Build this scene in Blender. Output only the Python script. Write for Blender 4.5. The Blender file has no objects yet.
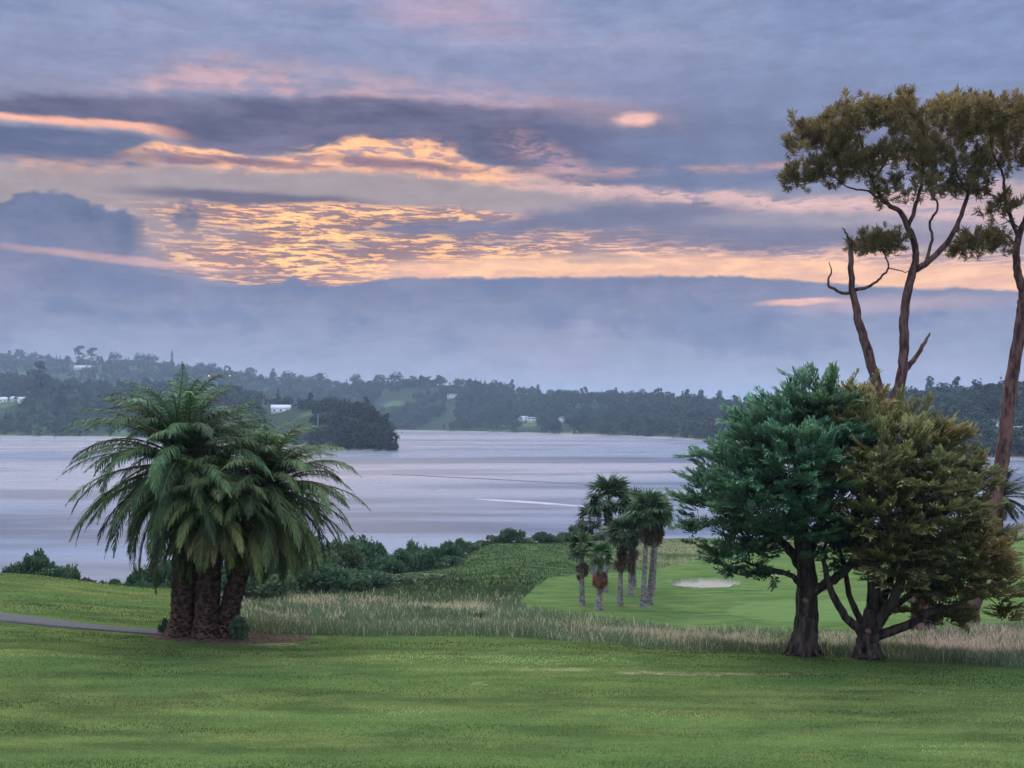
import bpy, math, random
import numpy as np
from math import radians, sin, cos, pi, atan, atan2, sqrt

random.seed(7)
rng = np.random.default_rng(11)
sc = bpy.context.scene
COL = sc.collection
F = 1100.0          # focal length in pixels of a 1024 wide picture
HZ = 416.0          # row of the horizon
CAMZ = 20.0         # eye height above the water

def lin(r, g, b):
    def f(c):
        c /= 255.0
        return c / 12.92 if c <= 0.04045 else ((c + 0.055) / 1.055) ** 2.4
    return (f(r), f(g), f(b), 1.0)

def P(px, py, d):
    """world point seen at a pixel of the photograph, d metres away"""
    return np.array([(px - 512) / F * d, d, CAMZ - (py - HZ) / F * d])

# ------------------------------------------------------------------ shader expressions
class S:
    """a socket with arithmetic"""
    def __init__(self, nt, sock):
        self.nt, self.s = nt, sock
    def _m(self, op, *a, clamp=False):
        n = self.nt.nodes.new('ShaderNodeMath'); n.operation = op; n.use_clamp = clamp
        for i, v in enumerate((self,) + a):
            if isinstance(v, S): self.nt.links.new(v.s, n.inputs[i])
            else: n.inputs[i].default_value = v
        return S(self.nt, n.outputs[0])
    def __add__(self, o): return self._m('ADD', o)
    def __radd__(self, o): return self._m('ADD', o)
    def __sub__(self, o): return self._m('SUBTRACT', o)
    def __rsub__(self, o): return (self * -1.0) + o
    def __mul__(self, o): return self._m('MULTIPLY', o)
    def __rmul__(self, o): return self._m('MULTIPLY', o)
    def __truediv__(self, o): return self._m('DIVIDE', o)
    def clamp(self): return self._m('ADD', 0.0, clamp=True)
    def max(self, o): return self._m('MAXIMUM', o)
    def min(self, o): return self._m('MINIMUM', o)
    def smooth(self, a, b):
        n = self.nt.nodes.new('ShaderNodeMapRange'); n.interpolation_type = 'SMOOTHSTEP'
        self.nt.links.new(self.s, n.inputs[0])
        n.inputs[1].default_value = a; n.inputs[2].default_value = b
        return S(self.nt, n.outputs[0])
    def lin(self, a, b, c=0.0, d=1.0):
        n = self.nt.nodes.new('ShaderNodeMapRange')
        self.nt.links.new(self.s, n.inputs[0])
        for i, v in enumerate((a, b, c, d)): n.inputs[i + 1].default_value = v
        return S(self.nt, n.outputs[0])

def vec(x, y, z=0.0):
    nt = [v for v in (x, y, z) if isinstance(v, S)][0].nt
    n = nt.nodes.new('ShaderNodeCombineXYZ')
    for i, v in enumerate((x, y, z)):
        if isinstance(v, S): nt.links.new(v.s, n.inputs[i])
        else: n.inputs[i].default_value = v
    return S(nt, n.outputs[0])

def sep(v):
    n = v.nt.nodes.new('ShaderNodeSeparateXYZ'); v.nt.links.new(v.s, n.inputs[0])
    return [S(v.nt, n.outputs[i]) for i in range(3)]

def noise(v, scale=1.0, detail=4.0, rough=0.55, dist=0.0, lac=2.0, dim='3D'):
    n = v.nt.nodes.new('ShaderNodeTexNoise'); n.noise_dimensions = dim; v.nt.links.new(v.s, n.inputs['Vector'])
    n.inputs['Scale'].default_value = scale; n.inputs['Detail'].default_value = detail
    n.inputs['Roughness'].default_value = rough; n.inputs['Distortion'].default_value = dist
    n.inputs['Lacunarity'].default_value = lac
    return S(v.nt, n.outputs[0])

def colr(nt, c):
    n = nt.nodes.new('ShaderNodeRGB'); n.outputs[0].default_value = c
    return S(nt, n.outputs[0])

def mix(a, b, f, mode='MIX'):
    nt = (a if isinstance(a, S) else b if isinstance(b, S) else f).nt
    n = nt.nodes.new('ShaderNodeMix'); n.data_type = 'RGBA'; n.blend_type = mode
    for i, v in ((0, f), (6, a), (7, b)):
        if isinstance(v, S): nt.links.new(v.s, n.inputs[i])
        else: n.inputs[i].default_value = v
    return S(nt, n.outputs[2])

def ramp(x, stops, interp='LINEAR'):
    n = x.nt.nodes.new('ShaderNodeValToRGB'); x.nt.links.new(x.s, n.inputs[0])
    cr = n.color_ramp; cr.interpolation = interp
    while len(cr.elements) < len(stops): cr.elements.new(0.5)
    for e, (p, c) in zip(cr.elements, stops): e.position = p; e.color = c
    return S(x.nt, n.outputs[0])

def fcurve(x, pts, x0, x1, y0, y1):
    """piecewise smooth y(x)"""
    n = x.nt.nodes.new('ShaderNodeFloatCurve')
    xn = x.lin(x0, x1)
    x.nt.links.new(xn.s, n.inputs[1]); n.inputs[0].default_value = 1.0
    c = n.mapping.curves[0]
    q = [((a - x0) / (x1 - x0), (b - y0) / (y1 - y0)) for a, b in pts]
    if q[0][0] > 0: q.insert(0, (0.0, q[0][1]))
    if q[-1][0] < 1: q.append((1.0, q[-1][1]))
    while len(c.points) < len(q): c.points.new(0.5, 0.5)
    for p, v in zip(c.points, q): p.location = v; p.handle_type = 'AUTO_CLAMPED'
    n.mapping.update()
    return S(x.nt, n.outputs[0]) * (y1 - y0) + y0

# ------------------------------------------------------------------ camera, render
cam = bpy.data.cameras.new('camera'); camo = bpy.data.objects.new('camera', cam); COL.objects.link(camo)
camo.location = (0, 0, CAMZ); camo.rotation_euler = (radians(90), 0, 0)
cam.sensor_width = 36; cam.lens = 36 * F / 1024; cam.shift_y = (HZ - 384) / 1024
cam.clip_start = 0.1; cam.clip_end = 20000
sc.camera = camo
sc.render.engine = 'CYCLES'
cy = sc.cycles
cy.use_denoising = True
cy.max_bounces = 5; cy.diffuse_bounces = 3; cy.glossy_bounces = 3; cy.transmission_bounces = 3
cy.volume_bounces = 0; cy.transparent_max_bounces = 4
cy.sample_clamp_indirect = 4.0; cy.caustics_reflective = False; cy.caustics_refractive = False
cy.use_adaptive_sampling = True; cy.adaptive_threshold = 0.012
vs = sc.view_settings
vs.view_transform = 'Standard'; vs.look = 'None'; vs.gamma = 1.0; vs.exposure = 0.12; vs.use_curve_mapping = False
# ------------------------------------------------------------------ sky: dusk clouds laid out by direction (azimuth, elevation)
SUN_AZ, SUN_EL = radians(-13), radians(44)
def build_world():
    noise = lambda *a: globals()['noise'](*a, dim='2D')
    w = bpy.data.worlds.new('World'); sc.world = w; w.use_nodes = True
    nt = w.node_tree; nt.nodes.clear()
    out = nt.nodes.new('ShaderNodeOutputWorld'); bg = nt.nodes.new('ShaderNodeBackground')
    nt.links.new(bg.outputs[0], out.inputs[0]); bg.inputs[1].default_value = 0.1
    tc = nt.nodes.new('ShaderNodeTexCoord')
    dx, dy, dz = sep(S(nt, tc.outputs['Generated']))
    az = dx._m('ARCTAN2', dy); el = dz.clamp()._m('ARCSINE')
    X0 = az * F + 512.0; Y0 = 416.0 - el * F
    def cv(px, py):                      # picture position -> (azimuth, elevation) position
        a = atan((px - 512) / F); e = atan((416 - py) / F * cos(a))
        return 512 + F * a, 416 - F * e
    XA, XB = -800.0, 1800.0
    V = vec(X0, Y0)
    # warps
    wa = noise(vec(X0 / 150.0, Y0 / 42.0), 1.0, 5, .55) - 0.5
    wb = noise(vec(X0 / 150.0 + 31.7, Y0 / 60.0 + 9.1), 1.0, 3, .55) - 0.5
    wf = noise(vec(X0 / 30.0 + 3.3, Y0 / 12.0), 1.0, 3, .6) - 0.5
    wl = noise(vec(X0 / 36.0 + 13.3, Y0 / 30.0), 1.0, 4, .62) - 0.5      # lumpy
    X = X0 + wb * 60.0; Y = Y0 + wa * 26.0 + wf * 7.0
    ws2 = noise(vec(X0 / 13.0, Y0 / 12.0), 1.0, 3, .6) - 0.5; Yl = Y0 + wl * 24.0 + ws2 * 11.0; Xl = X0 + wf * 22.0
    Ys = Y0 + wa * 8.0 + wf * 4.0
    def curve(x, pts):
        q = [cv(*p) for p in pts]
        return fcurve(x, q, XA, XB, -400.0, 500.0)
    def band(top, bot, st, sb, x=None, y=None):
        x = X if x is None else x; y = Y if y is None else y
        m = 1.0
        a = (y - curve(x, top)).smooth(-st / 2, st / 2)
        b = (curve(x, bot) - y).smooth(-sb / 2, sb / 2)
        return a * b
    def ell(px, py, rx, ry, soft=0.5, rot=0.0, x=None, y=None):
        x = X if x is None else x; y = Y if y is None else y
        cx, cy_ = cv(px, py); c, s = cos(radians(rot)), sin(radians(rot))
        a = x - cx; b = y - cy_
        u = (a * c + b * s) * (1 / rx); v = (b * c - a * s) * (1 / ry)
        r = (u * u + v * v)._m('SQRT')
        return r.smooth(1 + soft, 1 - soft)
    # base gradient
    t = (Y0 + wa * 30.0).lin(-60.0, 420.0)
    def st(y, c): return ((y + 60.0) / 480.0, lin(*c))
    base = ramp(t, [st(-60, (136, 148, 188)), st(0, (141, 150, 187)), st(60, (148, 153, 186)), st(110, (146, 147, 178)),
                    st(160, (160, 152, 170)), st(215, (178, 160, 165)), st(262, (190, 165, 168)), st(290, (138, 140, 172)),
                    st(330, (134, 141, 177)), st(380, (143, 150, 184)), st(418, (150, 156, 188))])
    c = base
    # left and right tint: bluer on the right
    rt = X0.smooth(560.0, 1000.0) * Y0.smooth(300.0, 180.0)
    c = mix(c, lin(128, 145, 186), rt * 0.6)
    # high thin veil
    vn = noise(vec(X0 / 190.0 + 5.0, Y0 / 34.0), 1.0, 5, .6)
    c = mix(c, lin(176, 166, 190), vn.smooth(0.5, 0.75) * Y0.smooth(95.0, 30.0) * 0.55)
    c = mix(c, lin(122, 132, 172), vn.smooth(0.5, 0.3) * Y0.smooth(110.0, 40.0) * 0.5)
    # pink upper fringe
    m = band([(-300, 85), (80, 78), (250, 62), (330, 72), (450, 84), (620, 92), (900, 92)],
             [(-300, 100), (80, 92), (250, 92), (330, 98), (450, 104), (600, 108), (900, 104)], 34, 14)
    brk = noise(vec(X0 / 70.0, Y0 / 18.0 + 3.0), 1.0, 4, .6).smooth(0.36, 0.62)
    c = mix(c, lin(212, 170, 176), m * (brk * .7 + .2) * X0.smooth(30.0, 200.0) * X0.smooth(760.0, 420.0) * 0.9)
    c = mix(c, lin(196, 164, 184), ell(440, 12, 90, 22, 0.9, 6) * vn.smooth(0.35, 0.6) * 0.6)
    # beige clear gap
    m = band([(-300, 165), (0, 160), (200, 160), (500, 172), (800, 200)], [(-300, 215), (0, 210), (200, 215), (500, 215), (800, 260)], 20, 20)
    c = mix(c, lin(172, 154, 158), m * X0.smooth(760.0, 480.0) * 0.95)
    # dark mauve bank 1
    m = band([(-400, 92), (0, 94), (100, 92), (160, 97), (260, 94), (380, 97), (500, 103), (620, 108), (760, 120), (1200, 120)],
             [(-400, 110), (0, 115), (90, 120), (150, 130), (210, 148), (285, 154), (350, 144), (400, 141), (450, 152), (500, 170), (560, 186), (680, 190), (800, 180), (1200, 170)], 14, 9)
    dn = noise(vec(X0 / 110.0 + 2.0, Y0 / 26.0), 1.0, 4, .55)
    dcol = mix(lin(104, 100, 132), lin(130, 122, 150), dn.smooth(0.35, 0.7))
    c = mix(c, dcol, m * X0.smooth(900.0, 560.0).lin(0, 1, 0.55, 1.0))
    # blue grey area to the right of it
    m = ell(715, 150, 120, 60, 0.8, 0)
    c = mix(c, lin(122, 132, 168), m * 0.75)
    # orange line at the left and dark patch under it
    m = band([(-400, 122), (0, 124), (100, 131), (160, 140), (175, 150)], [(-400, 168), (0, 158), (60, 163), (120, 166), (170, 158)], 8, 10, y=Ys)
    c = mix(c, mix(lin(104, 110, 144), lin(124, 124, 152), dn.smooth(.4, .65)), m * X.smooth(185.0, 150.0))
    m = band([(-400, 108), (0, 113), (60, 116), (110, 119), (160, 126), (200, 136)], [(-400, 117), (0, 120), (60, 124), (110, 128), (160, 136), (200, 142)], 5, 6, y=Ys)
    c = mix(c, lin(242, 176, 150), m * X0.smooth(215.0, 150.0) * 0.95)
    m = band([(-400, 160), (0, 156), (90, 160), (150, 158), (210, 160)], [(-400, 172), (0, 168), (90, 172), (150, 170), (210, 168)], 8, 12, y=Ys)
    c = mix(c, lin(222, 168, 152), m * brk * 0.6)
    # main orange edge band
    rip = noise(vec(X / 34.0, Y / 7.5), 1.0, 4, .6)
    m = band([(100, 150), (160, 141), (200, 143), (240, 151), (285, 157), (340, 146), (390, 139), (430, 143), (470, 160), (512, 172), (580, 186), (660, 188), (800, 196)],
             [(100, 158), (160, 156), (200, 166), (240, 170), (285, 172), (340, 172), (390, 174), (430, 178), (470, 182), (512, 190), (580, 200), (660, 204), (800, 214)], 6, 12)
    om = m * X0.smooth(110.0, 190.0)
    oc = mix(lin(206, 150, 140), lin(255, 188, 134), rip.smooth(0.38, 0.6))
    fade = X0.smooth(560.0, 470.0)
    c = mix(c, mix(lin(224, 178, 170), oc, fade), om * (fade * 0.35 + 0.6) * rip.smooth(0.22, 0.5))
    c = mix(c, lin(255, 190, 130), ell(372, 150, 62, 9, 0.6, -4) * rip.smooth(0.4, 0.6) * 0.9)
    # mauve wisps inside
    m = ell(255, 162, 60, 4, 0.6, 2, y=Ys).max(ell(395, 165, 70, 5, .6, 3, y=Ys)).max(ell(190, 160, 34, 4, .6, 0, y=Ys))
    c = mix(c, lin(140, 112, 132), m * 0.85)
    # pinkish plume in the middle
    m = ell(540, 160, 42, 14, 0.8, 25)
    c = mix(c, lin(206, 160, 164), m * rip.smooth(.35, .6) * 0.7)
    c = mix(c, lin(250, 190, 172), ell(637, 119, 22, 6, 0.55, 0, y=Y0 + wf * 5.0, x=X0 + wf * 20.0))
    c = mix(c, lin(190, 160, 172), ell(610, 112, 60, 9, 0.9, 8) * 0.45)
    # dark streak 3
    m = ell(265, 199, 112, 6.5, 0.5, 1, y=Ys)
    c = mix(c, lin(116, 106, 132), m * 0.92)
    # bright orange rippled field
    r1 = noise(vec(X0 / 30.0 + wb * 2.0, Y0 / 3.7 + wa * 3.0), 1.0, 4, .66)
    r2 = noise(vec(X0 / 90.0 + 7.0, Y0 / 13.0 + wa * 2.0), 1.0, 3, .55)
    m = band([(60, 206), (130, 200), (180, 203), (260, 205), (360, 204), (430, 206), (520, 214), (620, 226), (760, 236), (1100, 250)],
             [(60, 262), (130, 262), (180, 270), (220, 280), (300, 286), (350, 286), (420, 279), (520, 278), (620, 277), (760, 278), (1100, 292)], 8, 5, y=Ys)
    fieldx = X.smooth(110.0, 230.0)
    hot = ell(335, 245, 215, 48, 0.7, 0, x=X0, y=Y0)
    fc = mix(mix(lin(172, 144, 150), lin(160, 124, 128), hot), mix(lin(240, 182, 156), lin(255, 184, 110), hot),
             (r1 * 0.75 + r2 * 0.25).smooth(0.47, 0.56))
    fc = mix(fc, lin(255, 216, 140), hot * (r1 * 0.6 + r2 * 0.4).smooth(0.54, 0.66) * 0.9)
    c = mix(c, fc, m * fieldx * (X0.smooth(1150.0, 620.0) * 0.35 + 0.6))
    # peach strip above the low bank
    m = X0.smooth(300.0, 430.0) * band([(250, 264), (400, 262), (520, 256), (650, 256), (760, 256), (900, 262), (1100, 268), (1500, 270)],
             [(250, 284), (400, 280), (520, 279), (650, 278), (760, 279), (860, 284), (960, 290), (1100, 296), (1500, 300)], 14, 4, y=Ys)
    c = mix(c, mix(lin(238, 182, 152), lin(250, 194, 150), r2.smooth(.4, .6)), m * 0.92)
    # long mauve streaks on the right half
    for (px, py, rx, ry, rt_, k) in ((445, 228, 75, 7, -2, .9), (560, 222, 90, 9, -5, .9), (650, 214, 90, 12, -2, .9), (720, 238, 110, 13, 4, .85),
                                     (500, 241, 60, 4, 0, .5), (600, 262, 50, 4, 4, .35), (840, 236, 100, 9, 3, .7), (130, 262, 120, 4, 3, .3), (345, 246, 26, 4, 0, .35)):
        c = mix(c, lin(126, 124, 154), ell(px, py, rx, ry, 0.55, rt_, y=Y0 + wa * 16.0 + wf * 7.0) * k)
    m = band([(540, 188), (620, 184), (700, 190), (800, 196), (1000, 204), (1400, 210)], [(540, 198), (620, 196), (700, 202), (800, 212), (1000, 222), (1400, 230)], 10, 10)
    c = mix(c, lin(222, 180, 176), m * X0.smooth(500.0, 600.0) * rip.smooth(.3, .55) * 0.75)
    # blue cumulus at the left
    m = band([(-300, 200), (-40, 205), (5, 204), (22, 194), (48, 192), (70, 196), (92, 204), (110, 212), (132, 211), (146, 226), (156, 250), (160, 262)],
             [(-300, 258), (0, 252), (60, 253), (150, 254), (200, 252)], 7, 16, x=Xl, y=Yl)
    c = mix(c, mix(lin(96, 106, 142), lin(116, 122, 154), wl.lin(-.25, .25)), m * X0.smooth(170.0, 140.0) * 0.95)
    c = mix(c, lin(108, 108, 140), ell(187, 219, 13, 13, 0.4, 0, x=Xl, y=Yl) * 0.85)
    c = mix(c, lin(168, 150, 162), ell(205, 232, 40, 12, 0.8, 0, x=Xl, y=Yl) * 0.55)
    # low bank
    m = band([(-500, 248), (-200, 250), (60, 251), (130, 258), (190, 270), (230, 284), (270, 286), (290, 276), (312, 286), (350, 285), (400, 279), (500, 278), (640, 277), (760, 279), (860, 285), (960, 290), (1100, 296), (1500, 300)],
             [(-500, 520), (1500, 520)], 5, 10, y=Y0 + wl * 10.0 + ws2 * 5.0)
    bn = noise(vec(X0 / 170.0 + 1.0, Y0 / 55.0), 1.0, 3, .5)
    bl = noise(vec(X0 / 60.0 + 4.0, Y0 / 34.0), 1.0, 3, .5)
    tb = Y0.lin(250.0, 420.0)
    bc = ramp(tb, [(0.0, lin(136, 134, 162)), (0.2, lin(126, 128, 160)), (0.45, lin(144, 146, 174)), (0.75, lin(160, 161, 186)), (1.0, lin(168, 169, 191))])
    bc = mix(bc, lin(166, 156, 182), bn.smooth(0.5, 0.75) * 0.6)
    bc = mix(bc, lin(112, 124, 164), bl.smooth(0.52, 0.72) * Y0.smooth(375.0, 320.0) * 0.6)
    m2 = band([(-500, 222), (-200, 224), (60, 232), (130, 250), (165, 264), (200, 276), (270, 290), (400, 300), (1500, 320)], [(-500, 520), (1500, 520)], 34, 10, y=Y0 + wa * 24.0)
    m = (m * X0.smooth(195.0, 275.0)).max(m2)
    c = mix(c, bc, m)
    for (px, py, rx, ry) in ((550, 314, 24, 13), (620, 320, 28, 9), (700, 326, 60, 16), (120, 285, 40, 10), (290, 287, 34, 9), (760, 344, 60, 12)):
        c = mix(c, lin(110, 122, 162), ell(px, py, rx, ry, 0.7, 0, x=Xl, y=Yl) * 0.5)
    # two low glowing streaks
    c = mix(c, lin(244, 186, 162), ell(802, 302, 46, 3.2, 0.5, 0, y=Y0 + wf * 5.0) * 0.95)
    c = mix(c, lin(205, 170, 178), ell(890, 304, 90, 7, 0.8, 0, y=Y0 + wf * 6.0) * 0.6)
    c = mix(c, lin(230, 176, 166), ell(120, 259, 115, 3.4, 0.6, 3, y=Ys) * 0.55)
    # the clear dusk sky between and above the clouds
    sky = nt.nodes.new('ShaderNodeTexSky'); sky.sky_type = 'NISHITA'; sky.sun_disc = False
    sky.sun_elevation = SUN_EL; sky.sun_rotation = SUN_AZ
    sk = S(nt, sky.outputs[0])
    # away from the glow the cloud cover is even lavender
    side = (dy * -1.0).smooth(-0.75, 0.1)
    c = mix(c, mix(lin(146, 152, 186), lin(160, 160, 190), wa.lin(-.3, .3)), side * 0.8)
    # overhead, out of view, the sky is brightened to light the land
    up = el.smooth(radians(22), radians(48))
    amp = up * ZEN + 1.0 
    c = mix(c, mix(lin(205, 208, 222), lin(182, 190, 214), wa.lin(-.3, .3)), up)
    ft = (noise(vec(X0 / 48.0, Y0 / 13.0 + wa * 2.0), 1.0, 4, .65) * 0.6 + wl * 0.4 + 0.2).smooth(0.25, 0.75)
    hs = nt.nodes.new('ShaderNodeVectorMath'); hs.operation = 'SCALE'
    gm = nt.nodes.new('ShaderNodeGamma'); gm.inputs[1].default_value = 1.3; hsv = nt.nodes.new('ShaderNodeHueSaturation'); hsv.inputs['Saturation'].default_value = 0.88; nt.links.new(c.s, hsv.inputs['Color']); nt.links.new(hsv.outputs[0], gm.inputs[0])
    tn = mix(S(nt, gm.outputs[0]), (.945, 1.0, .975, 1), 1.0, 'MULTIPLY'); nt.links.new(tn.s, hs.inputs[0]); k = amp * (ft * 2.8 + 10.4); nt.links.new(k.s, hs.inputs[3])
    fin = mix(S(nt, hs.outputs[0]), sk, up * 0.12 + 0.008)
    nt.links.new(fin.s, bg.inputs[0])
    w.cycles.sampling_method = 'MANUAL'; w.cycles.sample_map_resolution = 256
    su = bpy.data.lights.new('sun', 'SUN'); so = bpy.data.objects.new('sun', su); COL.objects.link(so)
    su.energy = SUN_E; su.angle = radians(26); su.color = (1.0, 0.83, 0.66)
    from mathutils import Vector
    dirv = Vector((sin(SUN_AZ) * cos(SUN_EL), cos(SUN_AZ) * cos(SUN_EL), sin(SUN_EL)))
    so.rotation_euler = dirv.to_track_quat('Z', 'Y').to_euler(); so.location = (0, 0, 60)
ZEN = 3.5
SUN_E = 2.0
build_world()
# ------------------------------------------------------------------ mesh helpers
class MB:
    """collects geometry of one mesh; every vertex carries a colour 'tint' (the own colour of leaf, bark or blade; on the lawn painted shade too)"""
    def __init__(self): self.v = []; self.f = []; self.c = []; self.n = 0
    def add(self, v, f, c=(1, 1, 1)):
        v = np.asarray(v, float).reshape(-1, 3); f = np.asarray(f, int)
        c = np.asarray(c, float)
        if c.ndim == 1: c = np.tile(c, (len(v), 1))
        self.v.append(v); self.f.append(f + self.n); self.c.append(c); self.n += len(v)
    def build(self, name, mat, parent=None, smooth=False):
        me = bpy.data.meshes.new(name)
        V = np.concatenate(self.v); C = np.concatenate(self.c)
        loops, starts, pos = [], [], 0
        for f in self.f:
            if len(f) == 0: continue
            k = f.shape[1]
            loops.append(f.ravel()); starts.append(pos + np.arange(len(f)) * k); pos += f.size
        L = np.concatenate(loops); ST = np.concatenate(starts)
        me.vertices.add(len(V)); me.vertices.foreach_set('co', V.ravel().astype(np.float32))
        me.loops.add(len(L)); me.loops.foreach_set('vertex_index', L.astype(np.int32))
        me.polygons.add(len(ST)); me.polygons.foreach_set('loop_start', ST.astype(np.int32))
        me.update(calc_edges=True); me.validate()
        a = me.attributes.new('tint', 'FLOAT_COLOR', 'POINT')
        if len(a.data) == len(C):
            a.data.foreach_set('color', np.hstack([C, np.ones((len(C), 1))]).ravel().astype(np.float32))
        if smooth: me.polygons.foreach_set('use_smooth', np.ones(len(me.polygons), bool))
        me.materials.append(mat)
        o = bpy.data.objects.new(name, me); COL.objects.link(o)
        if parent is not None: o.parent = parent
        return o

def tag(o, label=None, cat=None, group=None, kind=None):
    if label: o['label'] = label
    if cat: o['category'] = cat
    if group: o['group'] = group
    if kind: o['kind'] = kind
    return o
def empty(name, loc=(0, 0, 0)):
    o = bpy.data.objects.new(name, None); COL.objects.link(o); o.location = [float(t) for t in loc]
    o.empty_display_size = 0.3
    return o

def norm(a): return a / (np.linalg.norm(a, axis=-1, keepdims=True) + 1e-9)

def tube(mb, pts, rad, n=8, col=(1, 1, 1), rough=0.0, cap=True):
    pts = np.asarray(pts, float); rad = np.broadcast_to(np.asarray(rad, float), (len(pts),))
    T = norm(np.gradient(pts, axis=0))
    ref = np.array([0.0, 1.0, 0.0]) if abs(T[0][1]) < 0.8 else np.array([1.0, 0, 0])
    V = []
    for i, (p, t) in enumerate(zip(pts, T)):
        a = norm(np.cross(t, ref)); b = np.cross(t, a); ref = -np.cross(t, a) if False else ref
        th = np.arange(n) * 2 * pi / n
        r = rad[i] * (1 + rough * rng.uniform(-1, 1, n))
        V.append(p + np.outer(np.cos(th) * r, a) + np.outer(np.sin(th) * r, b))
    V = np.concatenate(V)
    m = len(pts)
    i, j = np.meshgrid(np.arange(m - 1), np.arange(n), indexing='ij'); i = i.ravel(); j = j.ravel(); k = (j + 1) % n
    fc = np.stack([i * n + j, i * n + k, (i + 1) * n + k, (i + 1) * n + j], 1)
    mb.add(V, fc, col)
    if cap and n >= 4:
        e = np.arange(n); mid = pts[-1] + T[-1] * rad[-1] * 0.4
        mb.add(np.vstack([V[-n:], mid]), np.stack([e, (e + 1) % n, np.full(n, n)], 1), col)

def smoothpath(pts, k=4):
    """Catmull-Rom through points of any width"""
    p = np.asarray(pts, float)
    p = np.vstack([2 * p[0] - p[1], p, 2 * p[-1] - p[-2]])
    o = []
    for i in range(1, len(p) - 2):
        for t in np.arange(k) / k:
            a, b, c, d = p[i - 1], p[i], p[i + 1], p[i + 2]
            o.append(0.5 * (2 * b + (c - a) * t + (2 * a - 5 * b + 4 * c - d) * t * t + (3 * b - a - 3 * c + d) * t ** 3))
    o.append(p[-2])
    return np.array(o)

def frames(x, up=(0, 0, 1), roll=None):
    """rotation matrices whose first column is x, third as near up as it can be"""
    x = norm(np.asarray(x, float)); up = np.broadcast_to(np.asarray(up, float), x.shape)
    y = norm(np.cross(up, x) + 1e-6); z = np.cross(x, y)
    if roll is not None:
        c, s = np.cos(roll)[:, None], np.sin(roll)[:, None]
        y, z = y * c + z * s, z * c - y * s
    return np.stack([x, y, z], -1)

def scatter(mb, templ, pos, R, scale, tint):
    """templ: list of (verts, faces, vertcol); one is picked per instance"""
    pos = np.asarray(pos, float); N = len(pos)
    scale = np.asarray(scale, float)
    if scale.ndim == 0: scale = np.full(N, float(scale))
    if scale.ndim == 1: scale = scale[:, None].repeat(3, 1)
    tint = np.broadcast_to(np.asarray(tint, float), (N, 3))
    pick = rng.integers(0, len(templ), N)
    for k, (v, f, c) in enumerate(templ):
        s = np.where(pick == k)[0]
        if len(s) == 0: continue
        W = np.einsum('nij,nvj->nvi', R[s], v[None] * scale[s][:, None, :]) + pos[s][:, None, :]
        fc = (f[None] + (np.arange(len(s)) * len(v))[:, None, None]).reshape(-1, f.shape[1])
        cc = c[None] * tint[s][:, None, :]
        mb.add(W.reshape(-1, 3), fc, cc.reshape(-1, 3))

def blades(base, d, side, L, W, col, bend=0.0, taper=0.25):
    """thin leaves: quads from base along d (N,3), side vector, length, width -> verts, faces, colours"""
    N = len(base); L = np.broadcast_to(L, (N,))[:, None]; W = np.broadcast_to(W, (N,))[:, None]
    tip = base + d * L
    mid = base + d * L * 0.5
    if bend: tip = tip + np.array([0, 0, -1.0]) * bend * L
    v = np.stack([base - side * W * taper, base + side * W * taper, mid + side * W * .5, tip, mid - side * W * .5], 1).reshape(-1, 3)
    i = np.arange(N)[:, None] * 5
    f3 = (i + np.array([[0, 1, 2], [0, 2, 4], [4, 2, 3]]).reshape(1, 9)).reshape(-1, 3)
    return v, f3, np.repeat(np.broadcast_to(col, (N, 3)), 5, 0)

def rdir(n, zmin=-1.0):
    z = rng.uniform(zmin, 1, n); a = rng.uniform(0, 2 * pi, n); r = np.sqrt(1 - z * z)
    return np.stack([r * np.cos(a), r * np.sin(a), z], 1)

# value noise on arrays
_perm = np.random.default_rng(3).random((64, 64, 64))
def vnoise(p, scale=1.0, octv=3):
    p = np.asarray(p, float) * scale; out = np.zeros(len(p)); amp = 1.0; tot = 0
    for _ in range(octv):
        i = np.floor(p).astype(int); f = p - i; f = f * f * (3 - 2 * f)
        r = 0
        for a in (0, 1):
            for b in (0, 1):
                for c in (0, 1):
                    w = (f[:, 0] if a else 1 - f[:, 0]) * (f[:, 1] if b else 1 - f[:, 1]) * (f[:, 2] if c else 1 - f[:, 2])
                    r = r + w * _perm[(i[:, 0] + a) % 64, (i[:, 1] + b) % 64, (i[:, 2] + c) % 64]
        out += amp * r; tot += amp; amp *= 0.5; p = p * 2.03 + 17.1
    return out / tot * 2 - 1

def pchip(xs, ys, x):
    xs = np.asarray(xs, float); ys = np.asarray(ys, float); x = np.clip(x, xs[0], xs[-1])
    h = np.diff(xs); dl = np.diff(ys) / h; m = np.zeros(len(xs)); m[0] = dl[0]; m[-1] = dl[-1]
    for i in range(1, len(xs) - 1):
        if dl[i - 1] * dl[i] > 0:
            w1 = 2 * h[i] + h[i - 1]; w2 = h[i] + 2 * h[i - 1]
            m[i] = (w1 + w2) / (w1 / dl[i - 1] + w2 / dl[i])
    i = np.clip(np.searchsorted(xs, x) - 1, 0, len(h) - 1); t = (x - xs[i]) / h[i]
    return ((1 + 2 * t) * (1 - t) ** 2 * ys[i] + t * (1 - t) ** 2 * h[i] * m[i] + t * t * (3 - 2 * t) * ys[i + 1] + t * t * (t - 1) * h[i] * m[i + 1])

def ip(x, pts):
    a = np.array(pts, float); return np.interp(x, a[:, 0], a[:, 1])
def sst(x, a, b):
    t = np.clip((x - a) / (b - a), 0, 1); return t * t * (3 - 2 * t)

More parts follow.
